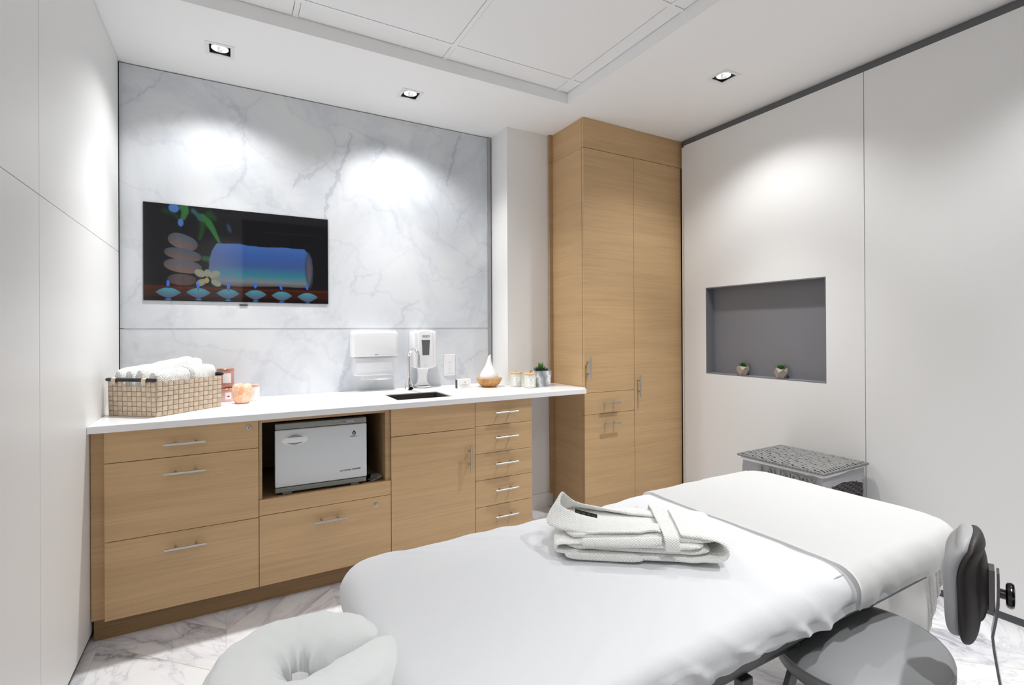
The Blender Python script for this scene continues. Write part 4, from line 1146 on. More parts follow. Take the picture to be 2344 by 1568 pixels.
add_box(bm, hx0 + .01, hx1 - .01, hy0 + .01, hy1 - .01, .004, .50)
obj('wicker_body', bm, M['wickerd'], t, smooth=60)
bm = bmesh.new()
def liner(u, v):
    # perimeter of the top edge with soft wrinkles
    per = [(hx0 - .008, hy0 - .008), (hx1 + .006, hy0 - .008), (hx1 + .006, hy1 + .008), (hx0 - .008, hy1 + .008)]
    s = (u * 4) % 4; i = int(s); f = s - i
    a, b = per[i], per[(i + 1) % 4]; x = a[0] + (b[0] - a[0]) * f; y = a[1] + (b[1] - a[1]) * f
    zb = .470 + (.035 * math.sin(f * PI) if i == 0 else 0) + .006 * nz(u * 30, 1)
    z = hz1 + .002 - (hz1 - zb) * v
    w_ = (.004 + .004 * v) * nz(x * 22, y * 22, z * 30) + .003 * nz(x * 8, y * 8, z * 70)
    cx, cy = (hx0 + hx1) / 2, (hy0 + hy1) / 2; dv = Vector((x - cx, y - cy, 0)).normalized()
    return Vector((x, y, z)) + dv * w_
add_grid(bm, liner, 160, 16, close_u=True)
bmesh.ops.solidify(bm, geom=list(bm.faces), thickness=.002)
ln = obj('liner', bm, M['liner'], t, smooth=60)
bm = bmesh.new()
add_grid(bm, lambda u, v: liner(u, 0) * 1.0 + (liner(u, 0) - Vector((2.769, 1.642, hz1))).normalized() * (.004 * math.sin(v * PI)) - Vector((0, 0, .018 * v)), 160, 5, close_u=True)
obj('hem', bm, M['linerhem'], ln, smooth=60)
obj('printed_word', text_on('LAUNDRY', .072, (hx0 - .0175, 1.752, .495), (0, -1, 0), (0, 0, 1), spacing=.90, depth=.004, bold=.0004), mat('taupe_print', (.30, .28, .275), .8), ln)
bm = bmesh.new(); lx0, lx1, ly0, ly1 = 2.556, 2.972, 1.400, 1.885; lz = .578
nr_, ncx = 8, 30
rr = random.Random(3)
for j in range(nr_):
    for i in range(ncx):
        y0 = ly0 + .012 + (ly1 - ly0 - .024) * (j + (.5 if i % 2 else 0) - .25) / nr_; y1 = y0 + (ly1 - ly0 - .024) / nr_ * 1.0
        y0 = max(y0, ly0 + .008); y1 = min(y1, ly1 - .008)
        if y1 - y0 < .012: continue
        xc = lx0 + .010 + (lx1 - lx0 - .020) * (i + .5) / ncx + rr.uniform(-.001, .001); w_ = .0058; hh = rr.uniform(.008, .013)
        rows = []
        for a in range(6):
            v = a / 5; y = y0 + (y1 - y0) * v; z = lz + .004 + hh * math.sin(PI * v) ** .8
            rows.append([bm.verts.new((xc - w_, y, z - .003)), bm.verts.new((xc - w_ * .4, y, z)), bm.verts.new((xc + w_ * .5, y, z)), bm.verts.new((xc + w_, y, z - .003))])
        for a, b in zip(rows, rows[1:]):
            for k in range(3): 
                f = bm.faces.new((a[k], b[k], b[k + 1], a[k + 1])); f.material_index = 1 if rr.random() < .0 else 0
add_box(bm, lx0 + .006, lx1 - .006, ly0 + .006, ly1 - .006, lz - .004, lz + .004)
bm.normal_update()
for f in bm.faces:
    if abs(f.normal.z) > .9 and f.calc_area() > .05: f.material_index = 1
ld_ = obj('lid', bm, [M['wicker'], M['wickerd']], t, smooth=50)
bm = bmesh.new()
for a, b in (((lx0, ly0), (lx1, ly0)), ((lx1, ly0), (lx1, ly1)), ((lx1, ly1), (lx0, ly1)), ((lx0, ly1), (lx0, ly0))):
    for ph in (0, PI):
        n_ = 60; pts = []
        for k in range(n_ + 1):
            s = k / n_; x = a[0] + (b[0] - a[0]) * s; y = a[1] + (b[1] - a[1]) * s; an = s * 26 * PI + ph
            pts.append((x + .0035 * math.cos(an), y + .0035 * math.cos(an), lz + .003 + .004 * math.sin(an)))
        add_tube(bm, pts, .0042, 6)
obj('braided_rim', bm, M['wicker'], ld_, smooth=60)
# ================================================================ SUCCULENTS IN THE WALL NICHE
def faceted_pot(x, y, ang, label, seed, fall):
    z0 = NZ0 + .0005
    t = thing('potted_succulent', label, 'potted plant', (x, y, z0), 'small succulents in faceted pots in the wall niche')
    bm = bmesh.new(); n = 5
    lo = [bm.verts.new((x + .029 * math.cos(ang + 2 * PI * k / n), y + .029 * math.sin(ang + 2 * PI * k / n), z0)) for k in range(n)]
    mi = [bm.verts.new((x + .041 * math.cos(ang + 2 * PI * (k + .5) / n), y + .041 * math.sin(ang + 2 * PI * (k + .5) / n), z0 + .036)) for k in range(n)]
    hi = [bm.verts.new((x + .037 * math.cos(ang + 2 * PI * k / n), y + .037 * math.sin(ang + 2 * PI * k / n), z0 + .064 - (.007 if k % 2 else 0))) for k in range(n)]
    inn = [bm.verts.new((x + .030 * math.cos(ang + 2 * PI * k / n), y + .030 * math.sin(ang + 2 * PI * k / n), z0 + .056)) for k in range(n)]
    bm.faces.new(lo[::-1])
    for k in range(n):
        k1 = (k + 1) % n
        bm.faces.new((lo[k], lo[k1], mi[k])); bm.faces.new((mi[k], lo[k1], mi[k1])); bm.faces.new((mi[k], mi[k1], hi[k1])); bm.faces.new((mi[k], hi[k1], hi[k]))
        bm.faces.new((hi[k], hi[k1], inn[k1], inn[k]))
    bm.faces.new(inn)
    obj('pot', bm, M['pot_tan'], t)
    bm = bmesh.new(); r = random.Random(seed)
    for lay, (nn, el, L_) in enumerate(((4, 1.25, .030), (6, .75, .038), (7, fall, .040))):
        for k in range(nn):
            a = 2 * PI * (k + .5 * lay) / nn + r.uniform(-.15, .15)
            leaf(bm, (x, y, z0 + .058), (math.cos(a) * math.cos(el), math.sin(a) * math.cos(el), math.sin(el)), L_ * r.uniform(.95, 1.2), .0098, curl=.15)
    obj('leaves', bm, M['green'], t, smooth=60)
faceted_pot(3.030, 2.192, .6, 'small succulent in tan faceted pot, farther one in the grey niche', 5, .30)
faceted_pot(3.033, 1.922, .25, 'small succulent in tan faceted pot, nearer the right edge of the niche', 9, .45)
# ================================================================ TREATMENT TABLE
BX0, BX1, BY0, BY1, BZ = .235, 1.985, .655, 1.395, .700
RC = .11
t = thing('treatment_table', 'padded treatment table under white sheets in the middle of the room', 'massage table', ((BX0 + BX1) / 2, (BY0 + BY1) / 2, 0))
def rr_pts(x0, x1, y0, y1, rc, n=8):
    pts = []
    for cx, cy, a0 in ((x1 - rc, y1 - rc, 0), (x0 + rc, y1 - rc, PI / 2), (x0 + rc, y0 + rc, PI), (x1 - rc, y0 + rc, 1.5 * PI)):
        for k in range(n + 1):
            a = a0 + PI / 2 * k / n; pts.append((cx + rc * math.cos(a), cy + rc * math.sin(a)))
    return pts
obj('mattress', prism(rr_pts(BX0 + .030, BX1 - .030, BY0 + .030, BY1 - .030, RC - .02), .600, BZ - .014, bev=.035), M['vinyl_light'], t, smooth=True)
obj('board', prism(rr_pts(BX0 + .03, BX1 - .03, BY0 + .03, BY1 - .03, .08), .578, .5995), M['tablemetal'], t)
bm = bmesh.new()
for y in (.73, 1.32): add_box(bm, .36, 1.86, y - .015, y + .015, .535, .5775, bev=.002, seg=1)
for x in (.36, 1.10, 1.86): add_box(bm, x - .015, x + .015, .7455, 1.3045, .537, .5765)
obj('frame', bm, M['tablemetal'], t)
for x in (.50, .985, 1.45):
    for y in ((.715, 1.335) if x == .985 else (.80, 1.25)):
        bm = bmesh.new(); add_box(bm, x - .019, x + .019, y - .011, y + .011, .012, .534, bev=.002, seg=1)
        l = obj('leg', bm, M['tablemetal'], t)
        obj('foot', lathe([(.0005, 0), (.020, 0), (.021, .004), (.018, .014), (.012, .016)], (x, y, 0), 16), M['black'], l, smooth=True)
for x0_, x1_ in ((1.03, 1.20), (.94, .77)):
    for y in (.715, 1.335):
        bm = bmesh.new(); dx = (x1_ - x0_); v = Vector((dx, 0, .30)).normalized(); p = Vector((x0_, y, .24))
        b = box(-.015, .015, -.006, .006, 0, Vector((dx, 0, .30)).length)
        ang = math.atan2(dx, .30)
        obj('brace', xform(b, Matrix.Translation(p) @ Matrix.Rotation(ang, 4, 'Y')), M['tablemetal'], t)
obj('height_plate', box(1.005, 1.035, .700, .7035, .36, .50, bev=.001), M['steel'], t)
bm = bmesh.new(); add_lathe(bm, [(.0005, 0), (.012, 0), (.016, .004), (.017, .018), (.013, .024), (.0005, .025)], n=10)
xform(bm, Matrix.Translation((1.022, .699, .458)) @ Matrix.Rotation(PI / 2, 4, 'X'))
obj('knob', bm, M['black'], t, smooth=True)
# cradle frame reaching out from the head end
CX, CY, CZ = .108, 1.000, .655
bm = bmesh.new()
for y in (.95, 1.13): add_tube(bm, [(.32, y, .588), (.20, y, .588), (.13, y, .602)], .008, 10)
cr = obj('cradle_arm', bm, M['darkmetal'], t, smooth=True)
bm = bmesh.new()
add_lathe(bm, [(.105, -.008), (.135, -.008), (.135, .004), (.105, .004)], (CX, CY, .604), 32, cap0=False, cap1=False)
obj('cradle_ring', bm, M['tablemetal'], t)
# ---- fitted sheet
def perimeter(th, grow=0.0):
    """point on the rounded rectangle at fraction th, with outward normal"""
    x0, x1, y0, y1, rc = BX0, BX1, BY0, BY1, RC
    w_, h_ = x1 - x0 - 2 * rc, y1 - y0 - 2 * rc; q = PI / 2 * rc
    Ls = [h_, q, w_, q, h_, q, w_, q]; tot = sum(Ls); s = (th % 1.0) * tot
    corners = [(x1 - rc, y1 - rc, 0), (x0 + rc, y1 - rc, PI / 2), (x0 + rc, y0 + rc, PI), (x1 - rc, y0 + rc, 1.5 * PI)]
    starts = [(x1, y0 + rc, 0, 1), (x1 - rc, y1, -1, 0), (x0, y1 - rc, 0, -1), (x0 + rc, y0, 1, 0)]
    for i in range(8):
        if s <= Ls[i] or i == 7:
            if i % 2 == 0:
                sx, sy, dx, dy = starts[i // 2]; p = Vector((sx + dx * s, sy + dy * s, 0)); n = Vector((dy, -dx, 0))
            else:
                cx, cy, a0 = corners[i // 2]; a = a0 + s / rc; n = Vector((math.cos(a), math.sin(a), 0)); p = Vector((cx, cy, 0)) + n * rc
            return p, n
        s -= Ls[i]
CEN = Vector(((BX0 + BX1) / 2, (BY0 + BY1) / 2, 0))
bm = bmesh.new()
PROF = []
for k in range(19): PROF.append(('top', (k / 18) ** .8 * .94))
for k in range(1, 9): PROF.append(('arc', k / 8))
for k in range(1, 7): PROF.append(('side', k / 6))
for k in range(1, 4): PROF.append(('tuck', k / 3))
NU = 420
def sheet_pt(th, j, extra=0.0):
    kind, v = PROF[j]; p, n = perimeter(th)
    RF = .052
    if n.y < -.3: RF = .030 + .032 * min(1, max(0, (p.x - .75) / .45))
    wob = nz(p.x * 4.2, p.y * 4.2, .3); wob2 = nz(p.x * 14, p.y * 14, 4.2); wob3 = nz(p.x * 34, p.y * 34, 9)
    depth = 0
    if kind == 'top':
        inner = p - n * RF; c = CEN + (inner - CEN) * (v / .94)
        k = (v / .94) ** 4
        z = BZ - .003 * k + .0045 * nz(c.x * 2.3, c.y * 2.3) + .0034 * nz(c.x * 3 + c.y * 4, c.y * 11 - c.x * 5, 2) * (.3 + k)
        # a couple of long soft wrinkles running towards the middle
        for (ax, ay, bx, by, hgt, wd) in ((.62, 1.05, 1.02, 1.24, .004, .018), (.72, .86, 1.10, .92, .0035, .02), (.45, 1.16, .62, 1.22, .003, .012), (1.12, .80, 1.25, 1.02, .004, .015)):
            d = Vector((bx - ax, by - ay)); L2 = d.length_squared; tt = max(0, min(1, ((c.x - ax) * d.x + (c.y - ay) * d.y) / L2))
            dist = math.hypot(c.x - ax - tt * d.x, c.y - ay - tt * d.y); z += hgt * math.exp(-(dist / wd) ** 2) * math.sin(PI * max(.02, tt))
        z += (.007 * wob + .0055 * wob2) * k
        return Vector((c.x, c.y, z))
    if kind == 'arc':
        zr = -RF * (1 - math.cos(v * PI / 2)); a = v * PI / 2; o = -RF + RF * math.sin(a); z = BZ - .003 - RF * (1 - math.cos(a)); w_ = .004 + .004 * v
    elif kind == 'side':
        zr = -RF - .03 * v; o = .001 - .003 * v; z = BZ - .003 - RF - .030 * v; w_ = .008
    else:
        zr = -.085; o = -.002 - .020 * v; z = BZ - .085 - .016 * v; w_ = .008 - .004 * v
    sc_ = p.x + p.y * 1.0; cre = 1 - abs(nz(sc_ * 8 + zr * 6, zr * 5, 2.2)) * 3.0; cre = max(0, cre) ** 2 - .25
    uc = 1 - .85 * min(1, max(0, (p.x - 1.36) / .06)); wob *= uc; wob2 *= uc; cre *= uc
    fold = .35 * uc * nz(sc_ * 17 - zr * 9, zr * 8, 6) + .45 * wob2 + .8 * cre
    near = 1.5 if n.y < -.5 else 1.0
    o += w_ * .95 * (wob + fold * (.4 if kind == 'arc' else 1.1)) * near
    z += (.007 * wob + .0055 * wob2) * (1 if kind == 'arc' else .7) + (.007 * wob2 * near if kind == 'tuck' else 0)
    return Vector((p.x + n.x * o, p.y + n.y * o, z))
add_grid(bm, lambda u, v: sheet_pt(u, int(round(v * (len(PROF) - 1)))), NU, len(PROF), close_u=True)
bmesh.ops.remove_doubles(bm, verts=bm.verts, dist=1e-4)
tag(obj('fitted_sheet', bm, M['sheet'], smooth=80), 'light grey fitted sheet stretched over the treatment table', 'sheet')
# ---- white cover over the foot end
def drape(p, q, lift=.0075):
    x0, x1, y0, y1, rc = BX0, BX1, BY0, BY1, RC
    cx = min(p, x1 - rc); cy = min(max(q, y0 + rc), y1 - rc)
    dx, dy = p - cx, q - cy; dist = math.hypot(dx, dy); Rr = .055
    st = rc - Rr
    if dist <= st: 
        xx, yy, e = p, q, 0; n = Vector((0, 0, 0)); down = 0; out = 0
        base = Vector((p, q, 0))
    else:
        e = dist - st; n = Vector((dx / dist, dy / dist, 0)); base = Vector((cx, cy, 0)) + n * st
        if e < Rr * PI / 2: out = Rr * math.sin(e / Rr); down = Rr * (1 - math.cos(e / Rr))
        else: out = Rr; down = Rr + e - Rr * PI / 2
    z = BZ + lift - down
    hang = max(0, down - .04)
    pr = base + n * (out + lift)
    # folds grow with the drop
    if down > 0:
        tan = Vector((-n.y, n.x, 0)); sp = pr.dot(tan)
        f = nz(pr.x * 9 + pr.y * 7, z * 2.5, 3) * .8 + nz(pr.x * 22, pr.y * 22, z * 7) * .45 + .5 * nz(sp * 12 + z * 9, 5.5)
        pr += n * (f * (.006 + .095 * min(hang, .30)))
        if n.y < -.6: pr += n * (-.30 * max(0, hang - .03) * (1 if hang < .2 else 1)) * .6
    z += .0022 * nz(p * 5, q * 5, 7) + .0012 * nz(p * 14, q * 14, 2)
    return Vector((pr.x, pr.y, z))
bm = bmesh.new()
PX0 = 1.338
def cover(u, v):
    p = PX0 + (2.372 - PX0) * u ** 1.0
    qmin = .583 + max(0, p - 1.93) * .35; qmax = 1.395 + .16
    q = qmin + (qmax - qmin) * v
    edge = .004 * math.sin(q * 9) + .003 * nz(q * 12, 1.5)
    return drape(p + edge * (1 - u), q)
add_grid(bm, cover, 120, 130)
bmesh.ops.solidify(bm, geom=list(bm.faces), thickness=.0028)
cv = tag(obj('folded_cover', bm, M['cover'], smooth=80), 'white cotton cover folded over the foot end of the table', 'blanket')
# ================================================================ FACE CRADLE
bm = bmesh.new()
def cradle(u, v):
    gap = .085
    a = gap + (2 * PI - 2 * gap) * u            # opens towards the table (+X)
    a2 = 2 * PI * v
    endk = min(1, (min(u, 1 - u) * 9)) ** .5
    R_, rr_ = .100, .062 * (.45 + .55 * endk)
    ca, sa = math.cos(a), math.sin(a)
    ex, ey = 1.0, 1.12
    rad = R_ + rr_ * math.cos(a2) * (1 if math.cos(a2) > 0 else 1.12)
    z = CZ + (.052 * (.6 + .4 * endk)) * math.copysign(abs(math.sin(a2)) ** .85, math.sin(a2))
    inner = max(0, -math.cos(a2))
    fold = inner * (.010 * nz(a * 4.2, 1.3, a2) + .006 * math.sin(a * 11 + 2 * nz(a * 2, 3)))
    fold += .005 * nz(a * 2.2, a2 * 1.6, 5) + .0025 * nz(a * 7, a2 * 3, 8)
    rad += fold
    x = CX + ex * rad * ca + .030 * max(0, ca) ** 3 * (1 if True else 0); y = CY + ey * rad * sa
    if sa < 0: x += .022 * max(0, ca) ** 2; z += .010 * max(0, ca) ** 2
    return Vector((x, y, z + fold * .6))
g = add_grid(bm, cradle, 150, 56)
for i in range(149):
    pass
bmesh.ops.remove_doubles(bm, verts=bm.verts, dist=1e-5)
# close both arm ends
for e_ in (0, -1):
    ring = [v for v in g[e_][:-1] if v.is_valid]
    c = bm.verts.new(sum((v.co for v in ring), Vector()) / len(ring) + Vector((.010, 0, 0)))
    for i in range(len(ring)):
        try: bm.faces.new((ring[i], ring[(i + 1) % len(ring)], c))
        except ValueError: pass
cc = tag(obj('face_cradle_cover', bm, M['cradlecloth'], smooth=80), 'pale grey covered crescent face cradle cushion at the head of the table', 'face cradle')
bm = bmesh.new()
def gather(u, v):
    a = 2 * PI * u; r = .050 * (1 - v) ** .8 + .006
    z = CZ - .010 - .035 * v + .006 * nz(a * 3, v * 4)
    return Vector((CX + r * math.cos(a) * .85, CY + r * math.sin(a) * 1.05, z + .006 * math.sin(a * 6) * (1 - v)))
add_grid(bm, gather, 48, 12, close_u=True)
o_ = obj('gathered_centre', bm, M['cradlecloth'], cc, smooth=80)
bm = bmesh.new()
add_grid(bm, lambda u, v: Vector((CX - .014 + .028 * u, CY - .020 + .006 * math.sin(u * PI) + .010 * v, CZ + .004 + .020 * v - .008 * u)), 8, 5)
obj('care_label', bm, M['liner'], cc, smooth=80)
# ================================================================ FOLDED ROBE ON THE TABLE
RO = Vector((.755, 1.075, BZ + .0045)); es_ = Vector((.80, -.60, 0)).normalized(); et_ = Vector((.60, .80, 0)).normalized()
def P(s, t_, z): return RO + es_ * s + et_ * t_ + Vector((0, 0, z))
t = thing('folded_robe', 'folded white waffle robe with belt lying on the grey sheet', 'robe', tuple(P(.2, .1, 0)))
def layer(s0, s1, t0, t1, z0, z1, seed, amp=.0028, rise=0.0):
    bm = bmesh.new(); sc, hs_ = (s0 + s1) / 2, (s1 - s0) / 2; tc_, ht = (t0 + t1) / 2, (t1 - t0) / 2; zc, hz = (z0 + z1) / 2, (z1 - z0) / 2
    def fn(u, v):
        a = 2 * PI * u; b = PI * (v - .5)
        cb = abs(math.cos(b)) ** .35; sb = math.copysign(abs(math.sin(b)) ** .8, math.sin(b))
        x = math.copysign(abs(math.cos(a)) ** .28, math.cos(a)) * cb; y = math.copysign(abs(math.sin(a)) ** .28, math.sin(a)) * cb
        s = sc + hs_ * x; tt = tc_ + ht * y
        z = zc + hz * sb + rise * (1 - x) / 2 * (.4 + .6 * (y + 1) / 2)
        nn = amp * nz(s * 18 + seed, tt * 16, seed) + amp * .6 * nz(s * 45, tt * 30 + seed, z * 60)
        edge = 1 - cb
        s += amp * 1.5 * nz(seed, tt * 25, z * 90); tt += amp * 1.8 * nz(s * 22, seed, z * 90)
        return P(s, tt, max(.0, z + nn * (1 if z1 > .03 or sb > 0 else .2)))
    add_grid(bm, fn, 96, 22, close_u=True); bmesh.ops.remove_doubles(bm, verts=bm.verts, dist=1e-5)
    return bm
bmx = bmesh.new()
parts = [(.000, .395, .000, .225, .000, .0215, 1), (-.004, .375, .004, .225, .018, .041, 2), (.022, .362, -.004, .215, .034, .052, 5), (.002, .398, .012, .226, .044, .066, 7)]
tmp = []
for q in parts:
    b = layer(*q); me_ = bpy.data.meshes.new('q'); b.to_mesh(me_); b.free(); bmx.from_mesh(me_); bpy.data.meshes.remove(me_)
obj('body', bmx, M['waffle'], t, smooth=80)
obj('lower_flap', layer(.004, .205, -.010, .03, .001, .021, 12, .0015), M['waffle'], t, smooth=80)
def strip(path, hw, th, name, m='waffle', tilt=None, seed=0):
    """flat band along a path of (s, t, z); hw half width per point"""
    n = 60; pts = []
    def cr(i, f):
        p0, p1, p2, p3 = [Vector(path[max(0, min(len(path) - 1, i + k))]) for k in (-1, 0, 1, 2)]
        return .5 * ((2 * p1) + (-p0 + p2) * f + (2 * p0 - 5 * p1 + 4 * p2 - p3) * f * f + (-p0 + 3 * p1 - 3 * p2 + p3) * f ** 3)
    C_ = []
    for k in range(n + 1):
        x = k / n * (len(path) - 1); i = min(int(x), len(path) - 2); C_.append(cr(i, x - i))
    bm = bmesh.new(); rings = []
    for k, c in enumerate(C_):
        x = k / n * (len(path) - 1); i = min(int(x), len(path) - 2); f = x - i
        w_ = hw[i] * (1 - f) + hw[i + 1] * f; wv = Vector(tilt[i]) * (1 - f) + Vector(tilt[i + 1]) * f; wv.normalize()
        d = (C_[min(n, k + 1)] - C_[max(0, k - 1)]).normalized(); nn = d.cross(wv).normalized()
        ring = []
        for a in range(20):
            an = 2 * PI * a / 20; ca, sa = math.cos(an), math.sin(an)
            q = c + wv * (w_ * math.copysign(abs(ca) ** .6, ca)) + nn * (th * math.copysign(abs(sa) ** .8, sa))
            q += nn * (.0022 * nz(q.x * 30 + seed, q.y * 30, q.z * 30)) + wv * (.002 * nz(q.x * 20, seed, q.z * 20))
            ring.append(bm.verts.new(P(q.x, q.y, q.z)))
        rings.append(ring)
    for a, b in zip(rings, rings[1:]):
        for k in range(20): bm.faces.new((a[k], a[(k + 1) % 20], b[(k + 1) % 20], b[k]))
    bm.faces.new(rings[0][::-1]); bm.faces.new(rings[-1])
    return obj(name, bm, M[m], t, smooth=80)
col_ = strip([(.255, .060, .070), (.17, .050, .070), (.09, .052, .071), (.020, .062, .074), (-.030, .115, .076), (-.016, .175, .092), (.035, .185, .078), (.11, .172, .072), (.20, .165, .070), (.262, .160, .068)],
      [.020, .030, .034, .034, .031, .032, .024, .022, .024, .022], .0048, 'collar',
      tilt=[(0, 1, 0), (0, 1, .1), (.1, 1, .2), (.5, .8, .4), (.75, .05, .8), (.35, -.3, 1), (-.3, -.9, .8), (-.1, -1, .4), (0, -1, .1), (0, -1, 0)], seed=3)
strip([(.27, .112, .0105), (.36, .112, .0105), (.398, .112, .016), (.414, .112, .034), (.404, .112, .054), (.37, .112, .063), (.30, .112, .0655)], [.112, .113, .114, .113, .110, .104, .095], .0085, 'folded_end', tilt=[(0, 1, 0)] * 7, seed=21)
strip([(.10, .112, .040), (.02, .112, .040), (-.012, .112, .036), (-.020, .112, .026), (-.010, .112, .015), (.06, .112, .011)], [.108, .110, .111, .111, .110, .108], .008, 'folded_edge', tilt=[(0, 1, 0)] * 6, seed=23)
strip([(.050, -.006, .048), (.12, -.004, .050), (.19, .000, .052), (.25, .004, .056)], [.010, .012, .013, .010], .008, 'sleeve', tilt=[(0, .6, .6)] * 4, seed=8)
strip([(.252, .030, .0725), (.225, .032, .072), (.18, .020, .069), (.06, .014, .066)], [.004, .004, .004, .004], .0028, 'front_edge', tilt=[(0, 1, 0)] * 4, seed=9)
bt = strip([(.262, .228, .030), (.264, .233, .060), (.265, .215, .0745), (.268, .12, .0765), (.272, .03, .0745), (.274, -.002, .068), (.275, -.012, .052), (.276, -.011, .038)], [.018] * 8, .0026, 'belt', tilt=[(1, 0, 0)] * 8, seed=5)
bm = bmesh.new()
def tagf(u, v): return P(.030 + .062 * u, .112 - .010 * u + .0 * v, .0 + .0725 + .016 * v - .010 * u) + et_ * (.010 * v)
add_grid(bm, tagf, 6, 4); bmesh.ops.solidify(bm, geom=list(bm.faces), thickness=.001)
lb = obj('neck_label', bm, M['black'], t)
bm = bmesh.new()
for i in range(4):
    for j in range(3):
        a = tagf(.08 + .24 * i, .2 + .22 * j) - et_ * .0014; b = tagf(.22 + .24 * i, .2 + .22 * j) - et_ * .0014
        vs = [bm.verts.new(a), bm.verts.new(b), bm.verts.new(b + Vector((0, 0, .0014))), bm.verts.new(a + Vector((0, 0, .0014)))]; bm.faces.new(vs)
obj('label_print', bm, M['greyink'], lb)
bm = bmesh.new(); add_grid(bm, lambda u, v: P(.205 + .009 * u, .185 + .006 * v, .0790 - .001 * v), 2, 2); bmesh.ops.solidify(bm, geom=list(bm.faces), thickness=.0012)
obj('red_stitch', bm, M['red'], t)
# ================================================================ SADDLE STOOL WITH BACKREST
SXc, SYc, SZ = 1.350, .660, .530
t = thing('stool', 'grey padded rolling stool with dark backrest at the near side of the table', 'stool', (SXc, SYc, 0))
def seat_pt(u, z, k): # k scale
    a = 2 * PI * u; al = .1
    x, y = .22 * k * math.cos(a), .18 * k * math.sin(a)
    return Vector((SXc + x * math.cos(al) - y * math.sin(al), SYc + x * math.sin(al) + y * math.cos(al), z))
bm = bmesh.new()
prof = [(0.001, .018), (.3, .0175), (.55, .015), (.75, .0105), (.88, .005), (.95, .001), (.985, -.004)]
add_grid(bm, lambda u, v: seat_pt(u, SZ + prof[int(round(v * 6))][1], prof[int(round(v * 6))][0]), 72, 7, close_u=True)
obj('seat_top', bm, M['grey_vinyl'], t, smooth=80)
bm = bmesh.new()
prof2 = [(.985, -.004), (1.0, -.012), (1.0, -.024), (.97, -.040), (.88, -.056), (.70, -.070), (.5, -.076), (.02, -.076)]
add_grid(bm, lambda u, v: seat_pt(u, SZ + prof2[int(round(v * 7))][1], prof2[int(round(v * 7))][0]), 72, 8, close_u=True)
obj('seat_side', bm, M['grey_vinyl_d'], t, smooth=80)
obj('seam', tube([seat_pt(k / 72, SZ - .0045, .988) for k in range(73)], .0022, n=8, cap=False), M['grey_vinyl'], t, smooth=True)
bm = bmesh.new(); add_lathe(bm, [(.0005, .443), (.06, .443), (.06, .453)], (SXc, SYc, 0), 24); obj('seat_plate', bm, M['darkmetal'], t)
bm = bmesh.new(); add_lathe(bm, [(.026, .12), (.026, .30), (.018, .301), (.018, .443)], (SXc, SYc, 0), 24); obj('gas_column', bm, M['darkmetal'], t, smooth=True)
for k in range(5):
    a = 2 * PI * k / 5 + .3; d = Vector((math.cos(a), math.sin(a), 0)); c0 = Vector((SXc, SYc, 0))
    l = obj('base_leg', tube([c0 + d * .02 + Vector((0, 0, .125)), c0 + d * .14 + Vector((0, 0, .105)), c0 + d * .25 + Vector((0, 0, .072))], .015, n=12, radii=[.02, .016, .012]), M['darkmetal'], t, smooth=True)
    p = c0 + d * .25; s = Vector((-d.y, d.x, 0))
    bm = bmesh.new(); add_tube(bm, [p + Vector((0, 0, .0255)) - s * .020, p + Vector((0, 0, .0255)) - s * .006], .025, 20); add_tube(bm, [p + Vector((0, 0, .0255)) + s * .006, p + Vector((0, 0, .0255)) + s * .020], .025, 20); add_tube(bm, [p + Vector((0, 0, .0255)) - s * .006, p + Vector((0, 0, .0255)) + s * .006], .008, 10); add_tube(bm, [p + Vector((0, 0, .03)), p + Vector((0, 0, .075))], .007, 10)
    obj('caster', bm, M['black'], l, smooth=True)
# backrest
e1 = Vector((.300, -.954, 0)); e2 = Vector((.954, .300, 0)); PB = Vector((1.394, .470, .752))
def bp(a, b, z): return PB + e1 * (a * .64) + e2 * b + Vector((0, 0, z))
def blob(a0, a1, wb, hz, ex, bend, zc=0, seed=0, kx=.9, wave=0.0, top=0.0):
    bm = bmesh.new()
    def fn(u, v):
        an = 2 * PI * u; b = PI * (v - .5)
        cb = abs(math.cos(b)) ** ex; y = math.copysign(abs(math.cos(an)) ** kx, math.cos(an)) * cb; x = math.copysign(abs(math.sin(an)) ** kx, math.sin(an)) * cb
        zz = math.copysign(abs(math.sin(b)) ** ex, math.sin(b))
        aa = (a0 + a1) / 2 + (a1 - a0) / 2 * x + bend * y * y + wave * (math.cos(zz * 2.2 + .7)) + top * min(1, max(0, (zz - .25) / .55)) ** 2
        return bp(aa, wb * y, zc + hz * zz)
    add_grid(bm, fn, 60, 40, close_u=True); bmesh.ops.remove_doubles(bm, verts=bm.verts, dist=1e-5); return bm
obj('backrest_pad', blob(-.052, .028, .104, .109, .62, -.022, .003, wave=.006, top=.030), M['vinyl_light'], t, smooth=80)
sh = obj('backrest_shell', blob(-.014, .042, .108, .115, .62, -.020, -.003, wave=.004, top=.022), M['shell'], t, smooth=80)
obj('shell_hump', blob(.010, .062, .060, .078, .7, -.004, .004), M['shell'], sh, smooth=80)
bm = box(.0, .016, -.020, .020, -.045, .042, bev=.0015, seg=1)
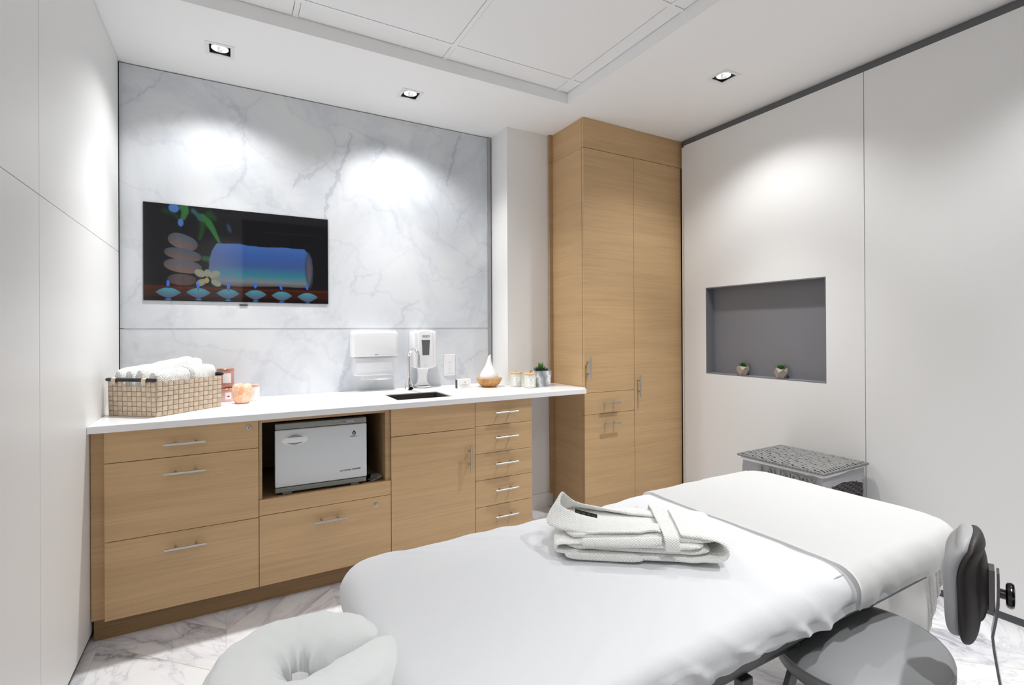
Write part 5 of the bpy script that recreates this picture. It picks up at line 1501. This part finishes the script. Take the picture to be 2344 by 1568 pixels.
for v in bm.verts: v.co = bp(v.co.x + .060, v.co.y, v.co.z)
obj('bracket', bm, M['darkmetal'], t)
bm = bmesh.new()
path = [(.084, .036), (.0845, .02), (.084, -.03), (.078, -.065), (.070, -.100), (.073, -.125), (.084, -.18), (.096, -.235)]
rings = []
for a, z in path:
    rings.append([bm.verts.new(bp(a + da_, b_, z)) for da_, b_ in ((-.0035, -.018), (.0035, -.018), (.0035, .018), (-.0035, .018))])
# run under the seat
tgt = Vector((SXc, SYc, .437)); last = PB + e1 * (.096 * .64) + Vector((0, 0, -.235)); mid = last + Vector((0, 0, -.03)) + (tgt - last) * .18
mid.z = .415
hd_ = (tgt - last); hd_.z = 0; hd_.normalize(); sd_ = Vector((-hd_.y, hd_.x, 0))
for p in (last + hd_ * .006 + Vector((0, 0, -.045)), mid, tgt - Vector((0, 0, .0))):
    rings.append([bm.verts.new(p + q_) for q_ in (Vector((0, 0, -.0035)) + sd_ * .018, Vector((0, 0, -.0035)) - sd_ * .018, Vector((0, 0, .0035)) - sd_ * .018, Vector((0, 0, .0035)) + sd_ * .018)])
for a, b in zip(rings, rings[1:]):
    for k in range(4): bm.faces.new((a[k], a[(k + 1) % 4], b[(k + 1) % 4], b[k]))
bm.faces.new(rings[0][::-1]); bm.faces.new(rings[-1])
obj('support_bar', bm, M['darkmetal'], t)
bm = bmesh.new()
add_tube(bm, [bp(.086, 0, -.010), bp(.112, 0, -.010)], .010, 16)
rings = []
for a, r in ((.102, .0005), (.102, .022), (.106, .026), (.116, .0275), (.122, .025), (.125, .014), (.125, .0005)):
    rings.append([bm.verts.new(bp(a, (r * (1 - .16 * (.5 + .5 * math.cos(6 * th)))) * math.cos(th), -.010 + (r * (1 - .16 * (.5 + .5 * math.cos(6 * th)))) * math.sin(th))) for th in [2 * PI * k / 48 for k in range(48)]])
for a, b in zip(rings, rings[1:]):
    for k in range(48): bm.faces.new((a[k], a[(k + 1) % 48], b[(k + 1) % 48], b[k]))
obj('tightening_knob', bm, M['blackgloss'], t, smooth=True)
